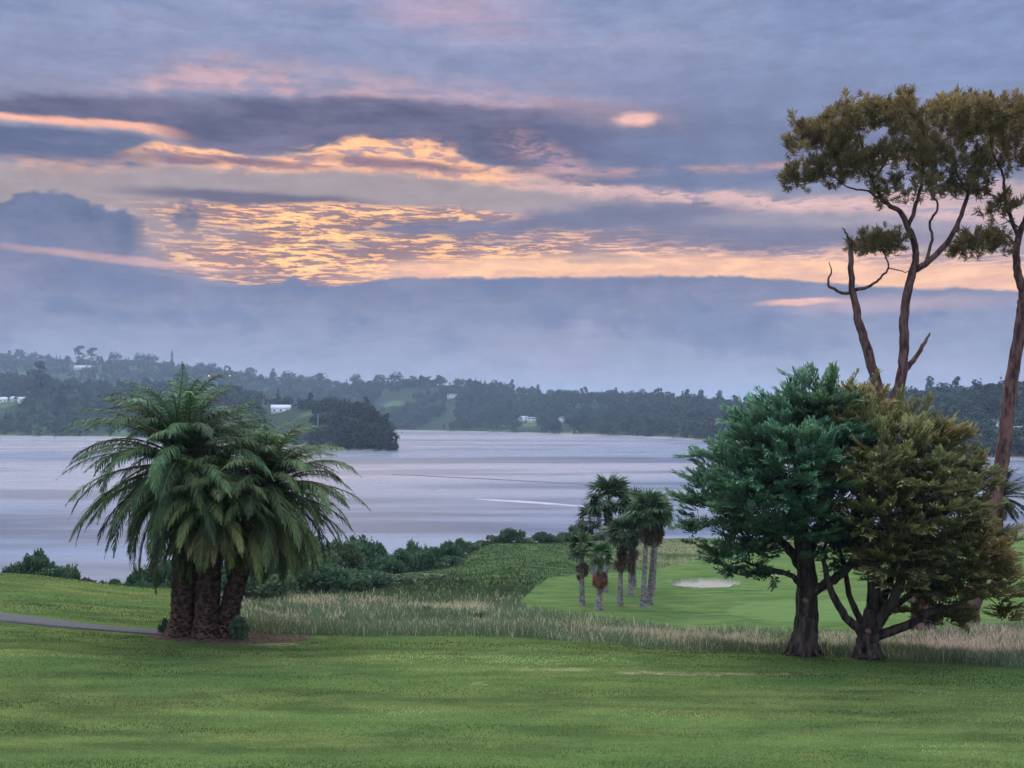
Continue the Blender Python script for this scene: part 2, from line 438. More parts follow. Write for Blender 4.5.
# ------------------------------------------------------------------ materials
def new_mat(name):
    m = bpy.data.materials.new(name); m.use_nodes = True; nt = m.node_tree; nt.nodes.clear()
    out = nt.nodes.new('ShaderNodeOutputMaterial'); return m, nt, out
def bsdf(nt, out, col, rough=0.8, spec=0.3, bump=None, bstr=0.3, bdist=0.05):
    b = nt.nodes.new('ShaderNodeBsdfPrincipled'); b.inputs['Roughness'].default_value = rough
    b.inputs['Specular IOR Level'].default_value = spec
    if isinstance(col, S): nt.links.new(col.s, b.inputs['Base Color'])
    else: b.inputs['Base Color'].default_value = col
    if bump is not None:
        bn = nt.nodes.new('ShaderNodeBump'); bn.inputs['Strength'].default_value = bstr; bn.inputs['Distance'].default_value = bdist
        nt.links.new(bump.s, bn.inputs['Height']); nt.links.new(bn.outputs[0], b.inputs['Normal'])
    if out is not None: nt.links.new(b.outputs[0], out.inputs[0])
    return b
def attr(nt, name='tint'):
    a = nt.nodes.new('ShaderNodeAttribute'); a.attribute_name = name; return S(nt, a.outputs['Color'])
def objco(nt):
    t = nt.nodes.new('ShaderNodeTexCoord'); return S(nt, t.outputs['Object'])
def geopos(nt):
    t = nt.nodes.new('ShaderNodeNewGeometry'); return S(nt, t.outputs['Position'])

def leaf_mat(name, transl=0.3, rough=0.55, spec=0.35):
    m, nt, out = new_mat(name); c = attr(nt)
    b = bsdf(nt, None, c, rough, spec)
    t = nt.nodes.new('ShaderNodeBsdfTranslucent'); nt.links.new(c.s, t.inputs[0])
    mx = nt.nodes.new('ShaderNodeMixShader'); mx.inputs[0].default_value = transl
    nt.links.new(b.outputs[0], mx.inputs[1]); nt.links.new(t.outputs[0], mx.inputs[2]); nt.links.new(mx.outputs[0], out.inputs[0])
    return m
def bark_mat(name, a, b, sx=6.0, sz=1.5, bstr=0.8):
    m, nt, out = new_mat(name)
    x, y, z = sep(geopos(nt)); v = vec(x * sx, y * sx, z * sz)
    n = noise(v, 1.0, 5, .65); n2 = noise(v, 0.25, 3, .5)
    c = mix(mix(a, b, n.smooth(.35, .65)), lin(90, 92, 82), n2.smooth(.55, .75) * 0.4)
    c = mix(c, attr(nt), 1.0, 'MULTIPLY')
    bsdf(nt, out, c, 0.9, 0.15, n, bstr, 0.06)
    return m
def plain_mat(name, col, rough=0.7, var=0.15, scale=2.0):
    m, nt, out = new_mat(name); n = noise(geopos(nt), scale, 4, .6)
    dark = tuple(c * (1 - var) for c in col[:3]) + (1,)
    bsdf(nt, out, mix(dark, col, n.smooth(.35, .65)), rough, 0.3, n, 0.1, 0.02); return m
M = {}
M['leaf'] = leaf_mat('foliage', 0.28, 0.65, 0.12)
M['frond'] = leaf_mat('palm_frond', 0.25, 0.6, 0.12)
M['grass'] = leaf_mat('grass_blade', 0.3, 1.0, 0.0)
M['far_leaf'] = leaf_mat('distant_foliage', 0.15, 0.8, 0.1)
M['bark'] = bark_mat('cypress_bark', lin(46, 38, 36), lin(98, 84, 76), 7, 1.2, 1.0)
M['pine_bark'] = bark_mat('pine_bark', lin(58, 40, 40), lin(122, 92, 86), 5, 1.4, 1.0)
M['palm_bark'] = bark_mat('palm_bark', lin(48, 34, 30), lin(110, 86, 74), 5, 6, 1.0)
M['fan_bark'] = bark_mat('fan_palm_bark', lin(92, 88, 86), lin(150, 144, 142), 4, 8, .6)
# ------------------------------------------------------------------ the ground, as one sheet
_cols = {
    -300: [(5, 13.2), (22, 13.05), (28, 12.98), (33, 12.92), (39, 12.9), (45, 12.85), (52, 12.6), (56, 12.0), (62, 10), (75, 5), (90, 0), (100, -2), (300, -3)],
    0: [(5, 13.1), (22, 13.0), (28, 12.95), (32, 12.9), (38.9, 12.9), (45, 12.85), (52, 12.5), (56, 11.8), (62, 10), (75, 5), (90, 0), (100, -2), (300, -3)],
    170: [(5, 13.1), (22, 13.0), (30, 12.85), (34, 12.67), (37, 12.62), (42, 12.45), (50, 12.1), (55, 11), (65, 8.5), (80, 4.5), (95, 0), (110, -2), (300, -3)],
    300: [(5, 13.1), (22, 13.0), (30, 12.8), (34, 12.62), (37, 12.58), (41, 12.0), (45, 11.3), (60, 9.6), (75, 8.5), (90, 5.5), (110, 0), (125, -2), (300, -3)],
    400: [(5, 13.1), (22, 13.0), (30, 12.8), (34, 12.62), (37, 12.56), (41, 12.0), (45, 11.2), (60, 9.4), (75, 8.4), (90, 7), (105, 4), (125, 0), (140, -2), (300, -3)],
    500: [(5, 13.1), (22, 13.0), (30, 12.8), (34, 12.62), (37, 12.54), (41, 11.9), (45, 11.1), (60, 9.3), (80, 8.1), (100, 7.25), (115, 6.45), (125, 5.4), (150, 0), (165, -2), (300, -3)],
    600: [(5, 13.1), (22, 13.0), (30, 12.75), (34, 12.58), (36, 12.5), (41, 11.7), (45, 11.0), (55, 9.9), (65, 8.83), (80, 7.8), (100, 6.85), (120, 6.0), (128, 5.4), (150, 1), (160, -2), (300, -3)],
    700: [(5, 13.1), (22, 12.95), (30, 12.7), (34, 12.5), (36, 12.3), (41, 11.4), (45, 10.8), (50, 10.1), (65, 8.6), (83, 7.4), (100, 6.6), (125, 5.9), (132, 5.4), (155, 0), (170, -2), (300, -3)],
    850: [(5, 13.1), (22, 12.95), (30, 12.65), (34.5, 12.44), (40, 11.4), (50, 10.2), (65, 8.7), (83, 7.6), (100, 7.0), (125, 6.4), (132, 6), (155, 0), (170, -2), (300, -3)],
    1024: [(5, 13.1), (22, 12.9), (30, 12.6), (33, 12.42), (37, 11.7), (50, 10.3), (65, 9), (83, 8.2), (100, 7.9), (115, 7.5), (125, 6.9), (132, 6), (155, 0), (170, -2), (300, -3)],
    1400: [(5, 13.1), (22, 12.9), (30, 12.5), (33, 12.2), (40, 11.4), (50, 10.5), (65, 9.2), (83, 8.4), (100, 8.1), (125, 7.2), (132, 6), (155, 0), (170, -2), (300, -3)],
}
_dg = np.concatenate([np.arange(5, 60, 0.5), np.arange(60, 180, 1.0), [200, 240, 300]])
_pg = np.array(sorted(_cols)); _zg = np.array([pchip([a for a, b in _cols[k]], [b for a, b in _cols[k]], _dg) for k in _pg])
def gz(x, y):
    """height of the land at world x, y (arrays)"""
    x = np.atleast_1d(np.asarray(x, float)); y = np.atleast_1d(np.asarray(y, float))
    dd = np.clip(y, 5, 300)
    px = np.clip(512 + F * x / np.maximum(y, 5), _pg[0], _pg[-1])
    i = np.clip(np.searchsorted(_pg, px) - 1, 0, len(_pg) - 2); t = (px - _pg[i]) / (_pg[i + 1] - _pg[i]); t = t * t * (3 - 2 * t)
    j = np.clip(np.searchsorted(_dg, dd) - 1, 0, len(_dg) - 2); s = (dd - _dg[j]) / (_dg[j + 1] - _dg[j])
    z = (_zg[i, j] * (1 - s) + _zg[i, j + 1] * s) * (1 - t) + (_zg[i + 1, j] * (1 - s) + _zg[i + 1, j + 1] * s) * t
    q = np.stack([x, y, 0 * x], 1)
    z = z + vnoise(q, 0.09, 2) * 0.06 + vnoise(q, 0.5, 2) * 0.012 + vnoise(q + 40, 0.06, 2) * 0.35 * sst(y, 42, 60)
    return z
def g1(x, y): return float(gz(x, y)[0])
def topx(x, y, z): return 512 + F * x / y, HZ + (CAMZ - z) / y * F
def ground_at(px, d):
    x = (px - 512) / F * d; return np.array([x, d, g1(x, d)])

EDGE = [(-300, 60), (60, 57), (165, 53), (195, 47), (240, 37.6), (300, 37.4), (400, 37.2), (500, 37.0), (600, 36.2), (700, 35.7), (850, 34.6), (1024, 33), (1400, 31)]
FT = [(515, 606), (530, 592), (548, 578), (600, 574), (640, 571), (665, 568), (700, 559), (740, 550), (800, 548), (880, 546), (940, 540), (1024, 533), (1400, 530)]
FB = [(515, 607), (540, 612), (600, 621), (650, 627), (700, 632), (760, 634), (880, 633), (960, 631), (1024, 628), (1400, 625)]
def zones(x, y, z):
    """mown, fairway, tan, sand, dirt-and-shade masks"""
    px, py = topx(x, np.maximum(y, 3), z); px = np.where(y < 3, 512, px)
    q = np.stack([x, y, 0 * x], 1)
    w = vnoise(q, 0.35, 3)
    e = ip(px, EDGE) + w * 0.35
    mown = sst(y, e + 0.25, e - 0.25)
    fair = sst(py, ip(px, FT) - 0.8 + w * 1.5, ip(px, FT) + 0.8 + w * 1.5) * sst(py, ip(px, FB) + 1 + w * 1.5, ip(px, FB) - 1 + w * 1.5) * sst(px, 517, 521) * (y > 45)
    tan = sst(w + vnoise(q + 9, 0.12, 2) * 0.8, -0.5, 0.3) * (
        sst(y, 40, 44) * sst(y, 72, 60) * sst(px, 560, 470) * 0.95 + sst(y, 37, 40) * sst(y, 56, 46) * sst(px, 520, 600) * 0.8
        + sst(y, 90, 104) * sst(px, 560, 640) * 0.45)
    return px, py, mown, fair, np.clip(tan, 0, 1)
def bunker(px, py):
    wv = vnoise(np.stack([px * .09, py * .5, 0 * px], 1), 1.0, 2); py = py + wv * 1.3; px = px + wv * 9
    a = ((px - 707) / 33.0) ** 2 + ((py - 583.6) / 3.4) ** 2
    b = ((px - 774) / 13.0) ** 2 + ((py - 575.5) / 1.3) ** 2
    return np.minimum(a, b)

def build_ground():
    # rays of a fan in front, coarser to the sides and behind
    ang = np.concatenate([np.arange(-180, -75, 5.0), np.arange(-75, -34, 1.5), np.arange(-34, 34, 0.075), np.arange(34, 75, 1.5), np.arange(75, 180, 5.0)])
    rad = np.concatenate([[0.5, 3, 8, 14], np.arange(18, 60, 0.16), np.arange(60, 175, 0.5), [180, 200, 260, 400, 800, 1600, 4000, 12000]])
    A, R_ = np.meshgrid(np.radians(ang), rad, indexing='ij')
    # use distance along the view axis in front so that the rows follow the tables
    x = np.sin(A) * R_; y = np.cos(A) * R_
    fr = np.abs(A) < radians(34); x = np.where(fr, np.tan(np.where(fr, A, 0)) * R_, x); y = np.where(fr, R_, y)
    x = x.ravel(); y = y.ravel()
    z = gz(x, y)
    z = np.where(R_.ravel() > 290, -3.0, z)
    # behind the camera the land stays level
    z = np.where((y < 5) & (R_.ravel() < 290), 13.1 - np.clip(R_.ravel() - 60, 0, 160) * 0.05, z)
    z = np.where((y < 5) & (R_.ravel() > 290), -3, z)
    px, py, mown, fair, tan = zones(x, y, z)
    b = bunker(px, py); sand = sst(b, 1.15, 0.85) * (y > 50)
    z = z - sand * 0.18 + sst(b, 2.2, 1.2) * (b > 1.0) * (py < 583) * .16 * (y > 50)
    # dirt round the palms, contact shade painted round the cypress trunks, worn strips
    q = np.stack([x, y, 0 * x], 1); w = vnoise(q, 0.9, 3)
    dirt_and_shade = sst(((px - 235) / 88) ** 2 + ((py - 638.5) / 6.0) ** 2 + w * 0.5, 1.1, 0.75) * (y < 50) * (y > 30)
    dirt_and_shade = np.maximum(dirt_and_shade, sst(((px - 203) / 45) ** 2 + ((py - 633.5) / 7) ** 2, 1.2, 0.7) * (y < 50))
    for cx_, cy_ in ((803, 652.5), (869, 656)): dirt_and_shade = np.maximum(dirt_and_shade, sst(((px - cx_) / 27) ** 2 + ((py - cy_) / 3.8) ** 2 + w * .6, 1.2, .6) * (y < 50) * (y > 25) * .85)
    worn = sst(((px - 545) / 50) ** 2 + ((py - 669.5) / 1.6) ** 2 + w * 1.2, 1.0, 0.5) + sst(((px - 648) / 34) ** 2 + ((py - 673) / 1.7) ** 2 + w * 1.2, 1.0, 0.5) \
        + sst(((px - 725) / 90) ** 2 + ((py - 674) / 1.0) ** 2 + w * 2.2, 1.0, 0.5) + sst(((px - 478) / 14) ** 2 + ((py - 684) / 1.4) ** 2 + w, 1.0, 0.5) + sst(((px - 290) / 40) ** 2 + ((py - 644.5) / 1.3) ** 2 + w * .8, 1.0, 0.5)
    worn = np.clip(worn, 0, 1) * (y < 40) * (y > 20) + sst(((px - 815) / 88) ** 2 + ((py - 611) / 11) ** 2, 1.06, .94) * (y > 45)
    nr = len(rad); na = len(ang)
    i, j = np.meshgrid(np.arange(na), np.arange(nr - 1), indexing='ij'); i = i.ravel(); j = j.ravel(); i2 = (i + 1) % na
    f = np.stack([i * nr + j, i2 * nr + j, i2 * nr + j + 1, i * nr + j + 1], 1)
    mb = MB(); mb.add(np.stack([x, y, z], 1), f, np.stack([mown, fair, tan], 1))
    cap = np.vstack([[0, 0, 13.1], np.stack([x, y, z], 1)[::nr]]); k = np.arange(na)
    mb.add(cap, np.stack([np.zeros(na, int), (k + 1) % na + 1, k + 1], 1), (1, 0, 0))
    m, nt, out = new_mat('ground')
    pos = geopos(nt); gx, gy, gzz = sep(pos)
    mo, fa, ta = sep(attr(nt)); sa, di, wo = sep(attr(nt, 'zone'))
    n1 = noise(pos, 0.35, 4, .6); n2 = noise(vec(gx * 0.35, gy * 1.1, 0.0), 1.0, 5, .62); n3 = noise(pos, 9.0, 4, .7); n4 = noise(vec(gx * 2.0, gy * 6.0, 0.0), 1.0, 4, .7)
    n5 = noise(vec(gx * 0.05, gy * 0.42, 0.0), 1.0, 3, .5)
    lawn = mix(lin(62, 78, 44), lin(88, 102, 58), n2.smooth(.36, .64))
    lawn = mix(lawn, lin(74, 98, 52), n5.smooth(.42, .6) * 0.6)
    lawn = mix(lawn, lin(60, 84, 46), n4.smooth(.56, .72) * 0.55)
    lawn = mix(lawn, lin(112, 114, 66), n1.smooth(.58, .76) * 0.45)
    lawn = mix(lawn, lin(52, 72, 40), n3.smooth(.5, .7) * 0.4)
    fw = mix(lin(66, 88, 50), lin(88, 108, 64), n2.smooth(.35, .65)); fw = mix(fw, lin(92, 116, 70), wo * 0.6); wo = wo * (1.0 - fa); fw = mix(fw, lin(104, 112, 64), n1.smooth(.5, .35) * .35); fw = mix(fw, lin(48, 66, 36), n4.smooth(.52, .7) * .35); fw = mix(fw, lin(50, 74, 36), n1.smooth(.55, .7) * .5)
    ro = mix(lin(50, 70, 42), lin(80, 96, 60), n2.smooth(.35, .65))
    ro = mix(ro, lin(150, 138, 108), ta * n4.smooth(.3, .6) * 0.8)
    ro = mix(ro, lin(52, 70, 48), n1.smooth(.55, .7) * .6)
    c = mix(mix(ro, fw, fa), lawn, mo)
    c = mix(c, mix(lin(58, 48, 42), lin(104, 90, 78), n3.smooth(.35, .65)), di * n4.smooth(.2, .5))  # dirt, and the contact shade painted round the cypress trunks
    c = mix(c, lin(142, 134, 104), wo * n4.smooth(.35, .65) * .8)
    c = mix(c, mix(lin(122, 118, 112), lin(150, 146, 138), n3.smooth(.3, .7)), sa)
    c = mix(c, lin(96, 88, 80), gzz.smooth(0.8, 0.2))
    bsdf(nt, out, c, 1.0, 0.0, n3 + n4 * 2.0, 0.7, 0.06)
    o = mb.build('ground', m, smooth=True)
    a = o.data.attributes.new('zone', 'FLOAT_COLOR', 'POINT')
    Z = np.zeros((len(o.data.vertices), 4)); Z[:len(x), 0] = sand; Z[:len(x), 1] = dirt_and_shade; Z[:len(x), 2] = worn
    a.data.foreach_set('color', Z.ravel().astype(np.float32))
    tag(o, kind='structure')
build_ground()

# cart path of worn asphalt
def strip(name, pts, mat, lift=0.03, n=60):
    p = smoothpath(pts, 10); c = p[:, :2]; w = p[:, 2]
    t = norm(np.gradient(c, axis=0)); s = np.stack([t[:, 1], -t[:, 0]], 1)
    V = []
    ks = (-1.0, -0.94, -0.5, 0, 0.5, 0.94, 1.0); lf = (-0.1, lift, lift + .01, lift + .015, lift + .01, lift, -0.1)
    for k, l in zip(ks, lf):
        q = c + s * (w * k * 0.5 * (1 + 0.03 * vnoise(np.stack([c[:, 0], c[:, 1], c[:, 0] * 0 + k], 1), 2.0, 2)))[:, None]
        V.append(np.stack([q[:, 0], q[:, 1], gz(q[:, 0], q[:, 1]) + l], 1))
    V = np.stack(V, 1); m_, k_ = V.shape[:2]
    i, j = np.meshgrid(np.arange(m_ - 1), np.arange(k_ - 1), indexing='ij'); i = i.ravel(); j = j.ravel()
    f = np.stack([i * k_ + j, (i + 1) * k_ + j, (i + 1) * k_ + j + 1, i * k_ + j + 1], 1)
    mb = MB(); mb.add(V.reshape(-1, 3), f); o = mb.build(name, mat, smooth=True); tag(o, kind='structure'); return o
def gp(px, py, w):
    """ground point near a picture position"""
    ds = np.arange(20, 60, 0.05); xs = (px - 512) / F * ds; z = gz(xs, ds); pp = HZ + (CAMZ - z) / ds * F
    i = np.argmin(np.abs(pp - py) + (ds > 46) * 3); return (xs[i], ds[i], w)
asph = plain_mat('asphalt', lin(66, 66, 72), 0.85, 0.35, 6.0)
strip('cart_path', [gp(-330, 596, 1.4), gp(-120, 607, 1.4), gp(0, 617.5, 1.35), gp(60, 624, 1.25), gp(110, 629, 1.0), gp(150, 632, 1.0), gp(178, 635, 0.5)], asph, 0.03)

# ------------------------------------------------------------------ water
def build_water():
    mb = MB(); a = np.arange(64) * 2 * pi / 64; rr = [1.0, 100, 400, 1500, 12000]
    V = np.concatenate([np.stack([np.cos(a) * r, np.sin(a) * r, 0 * a], 1) for r in rr])
    F_ = [];  k = np.arange(64)
    for i in range(4): F_.append(np.stack([i * 64 + k, (i + 1) * 64 + k, (i + 1) * 64 + (k + 1) % 64, i * 64 + (k + 1) % 64], 1))
    mb.add(V, np.concatenate(F_))
    m, nt, out = new_mat('water'); pos = geopos(nt); x, y, z = sep(pos)
    # calm and rippled patches drawn out by the current
    p1 = noise(vec(x * 0.0030, y * 0.011, 0.0), 1.0, 5, .55); p2 = noise(vec(x * 0.010 + 40.0, y * 0.03, 0.0), 1.0, 5, .6)
    rp = noise(vec(x * 0.5, y * 1.0, 0.0), 1.0, 3, .6); rs = noise(vec(x * 0.06, y * 0.16, 0.0), 1.0, 3, .6)
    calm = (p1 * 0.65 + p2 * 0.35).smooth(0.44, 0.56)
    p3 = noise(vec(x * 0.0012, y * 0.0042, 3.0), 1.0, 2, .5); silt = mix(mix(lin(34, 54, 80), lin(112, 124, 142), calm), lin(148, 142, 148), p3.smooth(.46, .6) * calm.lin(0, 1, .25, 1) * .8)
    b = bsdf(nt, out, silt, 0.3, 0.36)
    nt.links.new(calm.lin(0, 1, 0.42, 0.22).s, b.inputs['Roughness'])
    bn = nt.nodes.new('ShaderNodeBump'); bn.inputs['Distance'].default_value = 0.35
    nt.links.new(calm.lin(0, 1, 0.5, 0.15).s, bn.inputs['Strength']); nt.links.new((rp + rs).s, bn.inputs['Height']); nt.links.new(bn.outputs[0], b.inputs['Normal'])
    b.inputs['IOR'].default_value = 1.33
    tag(mb.build('water', m, smooth=True), kind='structure')
build_water()
def mudbar(name, a, b, w, col, h=0.12, ro=.35):
    c = smoothpath(np.array([a, ((np.array(a) + b) / 2 + [0, 2]), b], float), 16); t = norm(np.gradient(c, axis=0)); s = np.stack([t[:, 1], -t[:, 0]], 1)
    e = np.sin(np.linspace(0, pi, len(c))) ** 0.5 * (1 + .3 * vnoise(np.stack([c[:, 0], c[:, 1], c[:, 0] * 0], 1), .06, 2))
    mb = MB(); V = []
    for k, l in ((-1, -0.3), (-0.7, h * .6), (0, h), (0.7, h * .6), (1, -0.3)):
        q = c + s * (w * 0.5 * e * k)[:, None]; V.append(np.stack([q[:, 0], q[:, 1], q[:, 0] * 0 + l], 1))
    V = np.stack(V, 1); n = len(c); i, j = np.meshgrid(np.arange(n - 1), np.arange(4), indexing='ij'); i = i.ravel(); j = j.ravel()
    mb.add(V.reshape(-1, 3), np.stack([i * 5 + j, (i + 1) * 5 + j, (i + 1) * 5 + j + 1, i * 5 + j + 1], 1))
    m = plain_mat(name, col, ro, .3, 0.15); tag(mb.build(name, m, smooth=True), kind='structure')
def wp(px, py): d = CAMZ * F / (py - HZ); return ((px - 512) / F * d, d)
mudbar('mud_flat', wp(392, 474.5), wp(594, 485), 3.2, lin(70, 74, 90), ro=.95)
mudbar('sand_bar', wp(474, 499), wp(600, 508), 5, lin(156, 150, 162), ro=.9)
ORD = ['leftmost', 'second', 'third', 'fourth', 'fifth', 'sixth', 'seventh', 'eighth', 'ninth', 'tenth', 'eleventh', 'twelfth', 'thirteenth', 'fourteenth', 'fifteenth', 'sixteenth', 'seventeenth', 'eighteenth', 'nineteenth', 'twentieth',
       'twenty-first', 'twenty-second', 'twenty-third', 'twenty-fourth', 'twenty-fifth', 'twenty-sixth', 'twenty-seventh', 'twenty-eighth', 'twenty-ninth', 'thirtieth']
# ------------------------------------------------------------------ far shores
def hill(name, cols, lum=1.0, seed=0, back=1.6):
    """cols: (px, shore distance, ridge distance, ridge row, foot height); returns object and a sampler"""
    c = np.array(cols, float); px = np.arange(c[0, 0], c[-1, 0] + 1, 3.0)
    d0 = pchip(c[:, 0], c[:, 1], px); d1 = pchip(c[:, 0], c[:, 2], px); row = pchip(c[:, 0], c[:, 3], px)
    zr = CAMZ - (row - HZ) / F * d1
    ts = np.concatenate([[-0.04], np.linspace(0, 1, 26), [1.15, 1.4, 1.8]])
    def at(u, t):
        a = np.interp(u, px, d0); b = np.interp(u, px, d1); z1 = np.interp(u, px, zr)
        d = a + (b - a) * t; x = (u - 512) / F * d
        q = np.stack([x, d, 0 * x + seed], 1)
        tt = np.clip(t, 0, 1); s = 0.62 * tt + 0.38 * (tt * tt * (3 - 2 * tt))
        s = np.where(t < 0.12, s * (t / 0.12).clip(0, 1) ** 0.3 if True else s, s)
        z = z1 * s * (1 + 0.28 * vnoise(q, 0.006, 3) * np.sin(np.clip(tt, 0, 1) * pi)) + 0.3
        z = np.where(t > 1, z1 * (1 - (t - 1) * 0.9), z); z = np.where(t < 0, -1.5, z)
        return np.stack([x, d, z], -1)
    U, T = np.meshgrid(px, ts, indexing='ij'); V = at(U.ravel(), T.ravel())
    n = len(ts); m = len(px); i, j = np.meshgrid(np.arange(m - 1), np.arange(n - 1), indexing='ij'); i = i.ravel(); j = j.ravel()
    mb = MB(); mb.add(V, np.stack([i * n + j, (i + 1) * n + j, (i + 1) * n + j + 1, i * n + j + 1], 1))
    o = mb.build(name, M['hill'], smooth=True); tag(o, kind='structure')
    return at
def hill_mat():
    m, nt, out = new_mat('hillside'); pos = geopos(nt); x, y, z = sep(pos)
    n1 = noise(pos, 0.012, 3, .55); n2 = noise(pos, 0.12, 4, .65)
    c = mix(lin(24, 38, 30), lin(40, 56, 38), n2.smooth(.3, .7))
    c = mix(c, lin(70, 94, 58), n1.smooth(.56, .64) * .8)
    c = mix(c, lin(124, 120, 118), z.smooth(1.9, 1.1))
    bsdf(nt, out, c, 0.95, 0.05, n2, .6, 1.0); return m
M['hill'] = hill_mat()

def blob_tree(kind, n, seed):
    """small distant tree of unit height: many leaf-clump faces round a few lobes + a trunk"""
    r = np.random.default_rng(seed); P_, D = [], []
    if kind == 'round': lobes = [(r.uniform(-.22, .22), r.uniform(-.22, .22), r.uniform(.22, .78), r.uniform(.17, .28)) for _ in range(9)]
    elif kind == 'cone': lobes = [(0, 0, .16 + .84 * t, .02 + .2 * (1 - t) * r.uniform(.8, 1.2)) for t in np.linspace(0, 1, 8)]
    elif kind == 'flat': lobes = [(r.uniform(-.42, .42), r.uniform(-.42, .42), r.uniform(.78, .86), r.uniform(.13, .2)) for _ in range(9)]
    else: lobes = [(r.uniform(-.09, .09), r.uniform(-.09, .09), z, r.uniform(.1, .17)) for z in np.linspace(.3, .9, 6)]
    L = np.array(lobes); w = L[:, 3] ** 2; idx = r.choice(len(L), n, p=w / w.sum())
    d = r.normal(size=(n, 3)); d /= np.linalg.norm(d, axis=1, keepdims=True); d[:, 2] = np.where(d[:, 2] < -.3, -d[:, 2], d[:, 2])
    c = L[idx, :3] + d * (L[idx, 3] * r.uniform(.75, 1.12, n))[:, None] * (np.array([1, 1, .45]) if kind == 'flat' else np.array([1, 1, 1]))
    t = r.normal(size=(n, 3)); t = np.cross(d, t); t /= np.linalg.norm(t, axis=1, keepdims=True); b = np.cross(d, t) + d * r.uniform(-.5, .5, (n, 1))
    s = r.uniform(.035, .075, n)[:, None] * (0.8 if kind in ('cone', 'flat') else 1)
    V = np.stack([c - t * s, c + b * s * .8, c + t * s, c - b * s * .8 - d * s * .4], 1).reshape(-1, 3)
    i = np.arange(n)[:, None] * 4; f = i + np.array([[0, 1, 2, 3]])
    sh = (r.uniform(.7, 1.3, n))[:, None].repeat(3, 1); C = np.repeat(sh, 4, 0)
    a = np.arange(5) * 2 * pi / 5; r0 = .022
    tv = np.vstack([np.stack([np.cos(a) * r0, np.sin(a) * r0, 0 * a - .03], 1), np.stack([np.cos(a) * r0 * .6, np.sin(a) * r0 * .6, 0 * a + .75], 1)])
    k = np.arange(5); tf = np.stack([k, (k + 1) % 5, (k + 1) % 5 + 5, k + 5], 1) + len(V)
    return np.vstack([V, tv]), np.vstack([f, tf]), np.vstack([C, np.tile([.9, .6, .5], (10, 1))])
BT = {k: [blob_tree(k, nf, s) for s in range(4)] for k, nf in (('round', 240), ('cone', 170), ('flat', 220), ('column', 150))}
FARC = {'round': (0.017, 0.034, 0.022), 'cone': (0.014, 0.026, 0.022), 'flat': (0.018, 0.03, 0.022), 'column': (0.017, 0.03, 0.024)}

def zrot(a):
    c, s = np.cos(a), np.sin(a); o = 0 * a
    return np.stack([np.stack([c, -s, o], -1), np.stack([s, c, o], -1), np.stack([o, o, o + 1], -1)], -2)

def woodland(name, label, at, n, u0, u1, t0, t1, hmin, hmax, clear=0.15, keep=None, dens_seed=5.0):
    u = rng.uniform(u0, u1, n); t = t0 + (t1 - t0) * rng.uniform(0, 1, n) ** 0.9
    p = at(u, t); q = p.copy(); q[:, 2] = dens_seed
    k = vnoise(q, 0.011, 2) > -clear - 0.3
    if keep is not None: k &= keep(u, t)
    for hx, hy, hw in HOUSES: k &= ~((np.abs(p[:, 0] - hx) < hw * .5 + 2) & (p[:, 1] > hy - 130) & (p[:, 1] < hy + 9))
    p = p[k]; u = u[k]
    h = rng.uniform(hmin * .7, hmax * 1.15, len(p)) * (1 + .25 * vnoise(p, 0.03, 1))
    h = h * np.where((u > 384) & (u < 400) & (hmax < 10), .5, 1.0)
    kinds = rng.choice(['round', 'cone', 'column'], len(p), p=[.78, .12, .10])
    mb = MB()
    for kd in ('round', 'cone', 'column'):
        s = kinds == kd
        if not s.any(): continue
        col = np.array(FARC[kd]) * (1 + .6 * vnoise(p[s], .02, 2))[:, None] * rng.uniform(.55, 1.6, (s.sum(), 1)) * rng.uniform(.9, 1.12, (s.sum(), 3))
        hs = h[s] * (1.25 if kd != 'round' else 1)
        sc_ = np.stack([hs * (1.15 if kd == 'round' else 1)] * 2 + [hs], 1)
        scatter(mb, BT[kd], p[s] - [0, 0, .8], zrot(rng.uniform(0, 6.28, s.sum())), sc_, col)
    tag(mb.build(name, M['far_leaf']), label, 'woodland', kind='stuff')

H_far = hill('hills', [(-420, 1500, 2300, 348), (-100, 1500, 2300, 352), (0, 1450, 2250, 357), (60, 1450, 2200, 362), (120, 1450, 2150, 364), (200, 1450, 2050, 372), (260, 1480, 2000, 378),
                       (330, 1480, 1900, 386), (380, 1470, 1800, 387), (420, 1420, 1750, 385), (460, 1360, 1700, 386), (500, 1280, 1650, 391), (550, 1180, 1560, 398), (600, 1100, 1450, 401), (650, 990, 1380, 402),
                       (700, 880, 1300, 406), (745, 800, 1250, 411), (800, 730, 1150, 416), (850, 660, 1000, 413), (900, 590, 880, 409), (940, 545, 850, 405), (1024, 505, 800, 404), (1150, 470, 780, 400), (1450, 440, 760, 398)], seed=3)
H_head = hill('headland', [(-420, 1150, 1500, 372), (-100, 1080, 1400, 376), (0, 1040, 1350, 379), (60, 1010, 1300, 384), (120, 980, 1260, 387), (180, 900, 1180, 389), (230, 800, 1080, 394), (270, 730, 960, 404),
                           (310, 670, 860, 408), (345, 628, 770, 410), (372, 612, 690, 417), (383, 610, 655, 429), (389, 615, 645, 442), (399, 622, 638, 448)], seed=9)

HOUSES = []
